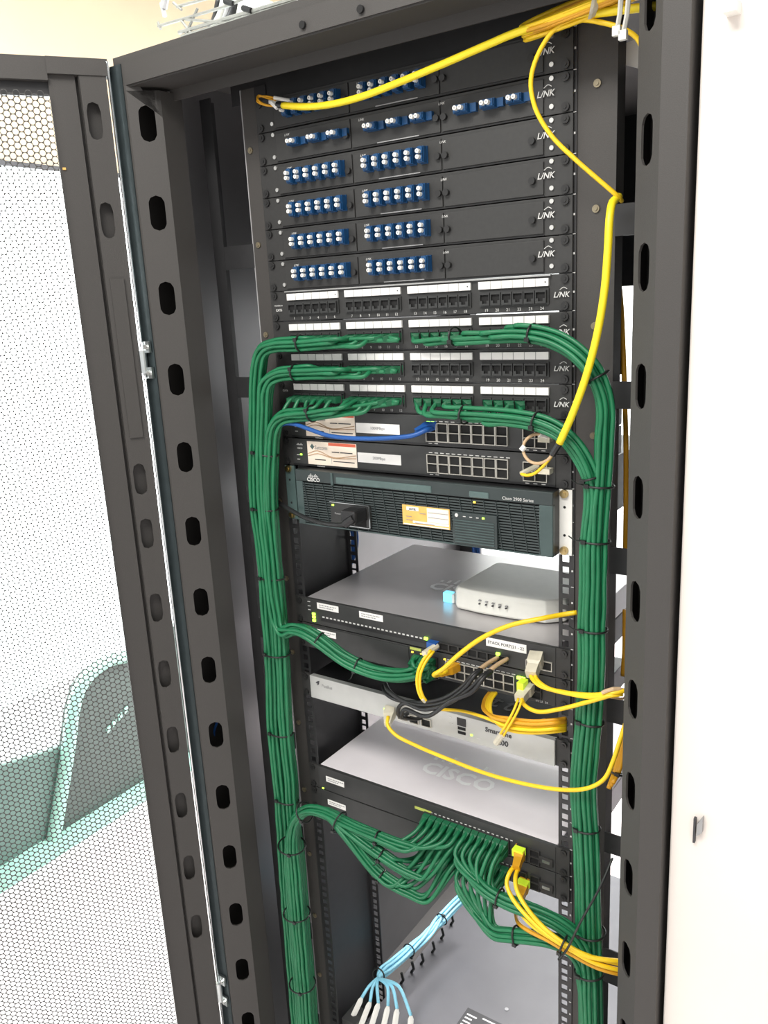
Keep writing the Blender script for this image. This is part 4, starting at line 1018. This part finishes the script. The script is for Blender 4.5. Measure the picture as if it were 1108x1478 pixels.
fr = frames(PL([(780, 1340, -.078), (806, 1359, -.080), (840, 1380, -.078)])); tie(fr, 814, 1366, -.08, .013, .012, 'black cable tie round the yellow cables below the lower switches')
cable('tie_strand', [(884, 1238, -.05), (866, 1280, -.075), (838, 1330, -.088), (818, 1370, -.09), (806, 1385, -.085)], .0016, 'tie', 'long black tie strand slanting across the green bundle', 'cable tie')
# black cables in front of the silver appliance
for i, c in enumerate(([(552, 988, -.012), (556, 1000, -.03), (572, 1010, -.042), (605, 1014, -.05), (640, 1008, -.055), (668, 990, -.055), (682, 974, -.048), (693, 966, -.037)],
                       [(556, 986, -.02), (562, 998, -.04), (582, 1012, -.05), (612, 1018, -.055), (645, 1012, -.06), (674, 990, -.06), (684, 976, -.054), (695, 967, -.038)],
                       [(588, 1030, -.008), (577, 1034, -.03), (575, 1022, -.044), (584, 1015, -.05), (610, 1024, -.06), (645, 1016, -.066), (676, 996, -.064), (696, 976, -.054), (707, 968, -.037)],
                       [(608, 1036, -.01), (596, 1038, -.03), (580, 1034, -.045), (584, 1024, -.052), (615, 1034, -.062), (650, 1012, -.07), (682, 998, -.068), (698, 978, -.056), (709, 969, -.038)])):
    cable('network_cable', c, .0032, 'cord', 'black cable drooping in front of the silver appliance, %s' % ('uppermost', 'second from above', 'third from above', 'lowest')[i], 'cable', 'black cables before the silver appliance')
# blue cable of the first small switch
o = cable('network_cable', [(398, 618, -.028), (408, 612, -.03), (424, 612, -.032), (445, 619, -.034), (475, 629, -.036), (520, 633, -.036), (565, 632, -.034), (598, 628, -.028), (616, 620, -.018), (624, 617, -.006)], .0034, 'blue', 'blue network cable sagging along the upper stickered switch', 'cable')
q = P(622, 614, -.005); plug(o, q, (-.8, -1, -.35), 'blue', .024, .0065, .0055)
# power cord of the router
o = cable('power_cable', [(400, 724, -.008), (416, 734, -.03), (440, 747, -.045), (470, 756, -.055), (497, 757, -.06), (510, 752, -.058)], .0036, 'cord', 'black power cord plugged into the router front', 'cord')
a = P(520, 742, -.028)
MB().box(a.x - .015, a.x + .012, -.058, -.026, a.z - .010, a.z + .012).build('moulded_plug', 'cord', o, bevel=.004)
MB().tube(PL([(497, 757, -.06), (510, 748, -.056)]), .0062, 8).build('strain_relief', 'cord', o)
# blue cables behind the rear flange
for i in range(3):
    cable('network_cable', [(504 + i * 3, 752, .19), (509 + i * 3, 775, .19), (506 + i * 3, 800, .19), (496 + i * 3, 822, .19), (486 + i * 2, 840, .19)], .0034, 'blue', 'blue cable behind the rear rail below the router, %s' % ('nearest the door', 'middle one', 'nearest the modem')[i], 'cable', 'blue cables behind the rear rail')
for i in range(2):
    cable('network_cable', [(683 + i * 6, 780, .42), (684 + i * 6, 800, .42), (683 + i * 6, 830, .42)], .0045, 'blue', 'blue cable hanging behind the pale switch, %s' % ('nearer the door', 'nearer the modem')[i], 'cable', 'blue cables behind the pale switch')
# light blue fibre bundle low in the rack
bl = [(672, 1292, .40), (655, 1308, .365), (625, 1340, .29), (590, 1372, .20), (562, 1396, .125), (546, 1408, .085)]
ends = [(522, 1440), (534, 1446), (546, 1448), (560, 1452), (573, 1456), (593, 1466)]
for i in range(6):
    off = disc(6, i); fr = frames(PL(bl)); e = ends[i]; g = [p + a * off[0] * 1.3 + b * off[1] * 1.3 for p, a, b in fr[::4]]
    tip = P(e[0], e[1], .045)
    o = tag(MB().tube(catmull(g + [P(546, 1411, .082), P((546 + e[0]) / 2 + (6 if i > 2 else -2), 1424, .065), tip]), .0032, 7).build('fibre_cable', 'cyan', None, smooth=True), 'light blue cable with white connector low in the rack, %s in the fan' % ORD[i], 'cable', 'light blue cables low in the rack')
    w = P(e[0] - 17 + i * 3, e[1] + 36, .022); MB().tube([tip, tip.lerp(w, .15), w], [.003, .0058, .0058], 6).build('connector', 'cap', o)
fr = frames(PL(bl))
for (u, v, y, lb) in ((547, 1407, .085, 'at the fan'), (588, 1373, .20, 'midway'), (636, 1328, .32, 'near the green loops')): tie(fr, u, v, y, .013, .013, 'black cable tie on the light blue cables, ' + lb)
t = thing('fibre_cassette', (-.15, .02, Z(38)), 'bright metal cassette holding the white connectors at the bottom edge', 'cassette')
MB().box(-.218, -.07, .0, .045, Z(38) + .0005, .300).build('body', 'chrome', t, bevel=.001); MB().box(-.205, -.10, -.002, .0, .262, .292).build('label', 'white', t)
MB().box(-.222, -.19, .01, .05, .300, .322).build('end_block', 'panel2', t, bevel=.001)
for i, (u, v) in enumerate(((580, 1420), (595, 1404), (609, 1392), (625, 1375), (638, 1355), (652, 1335))):
    q = at(u, v, 2, Z(38)); tag(MB().tube([q + Vector((0, 0, .028)), q + Vector((.004, .0, .012)), q + Vector((-.003, 0, .0))], .0030, 6).build('cable_clip', 'tie'), 'black clip along the edge of the grey power unit, %s from the fan' % ORD[i], 'clip', 'black clips on the power unit')

o = tag(MB().tube(catmull([P(314, 1040, -.07), P(309, 1056, -.07), P(310, 1072, -.068), P(314, 1084, -.066)], .003), .0024, 7).build('loose_wire', 'blue', None, smooth=True), 'blue wire with an orange end glimpsed through a post slot', 'wire')
MB().tube(PL([(309, 1074, -.069), (311, 1080, -.068), (315, 1086, -.066)]), .0027, 7).build('orange_end', 'orange', o)
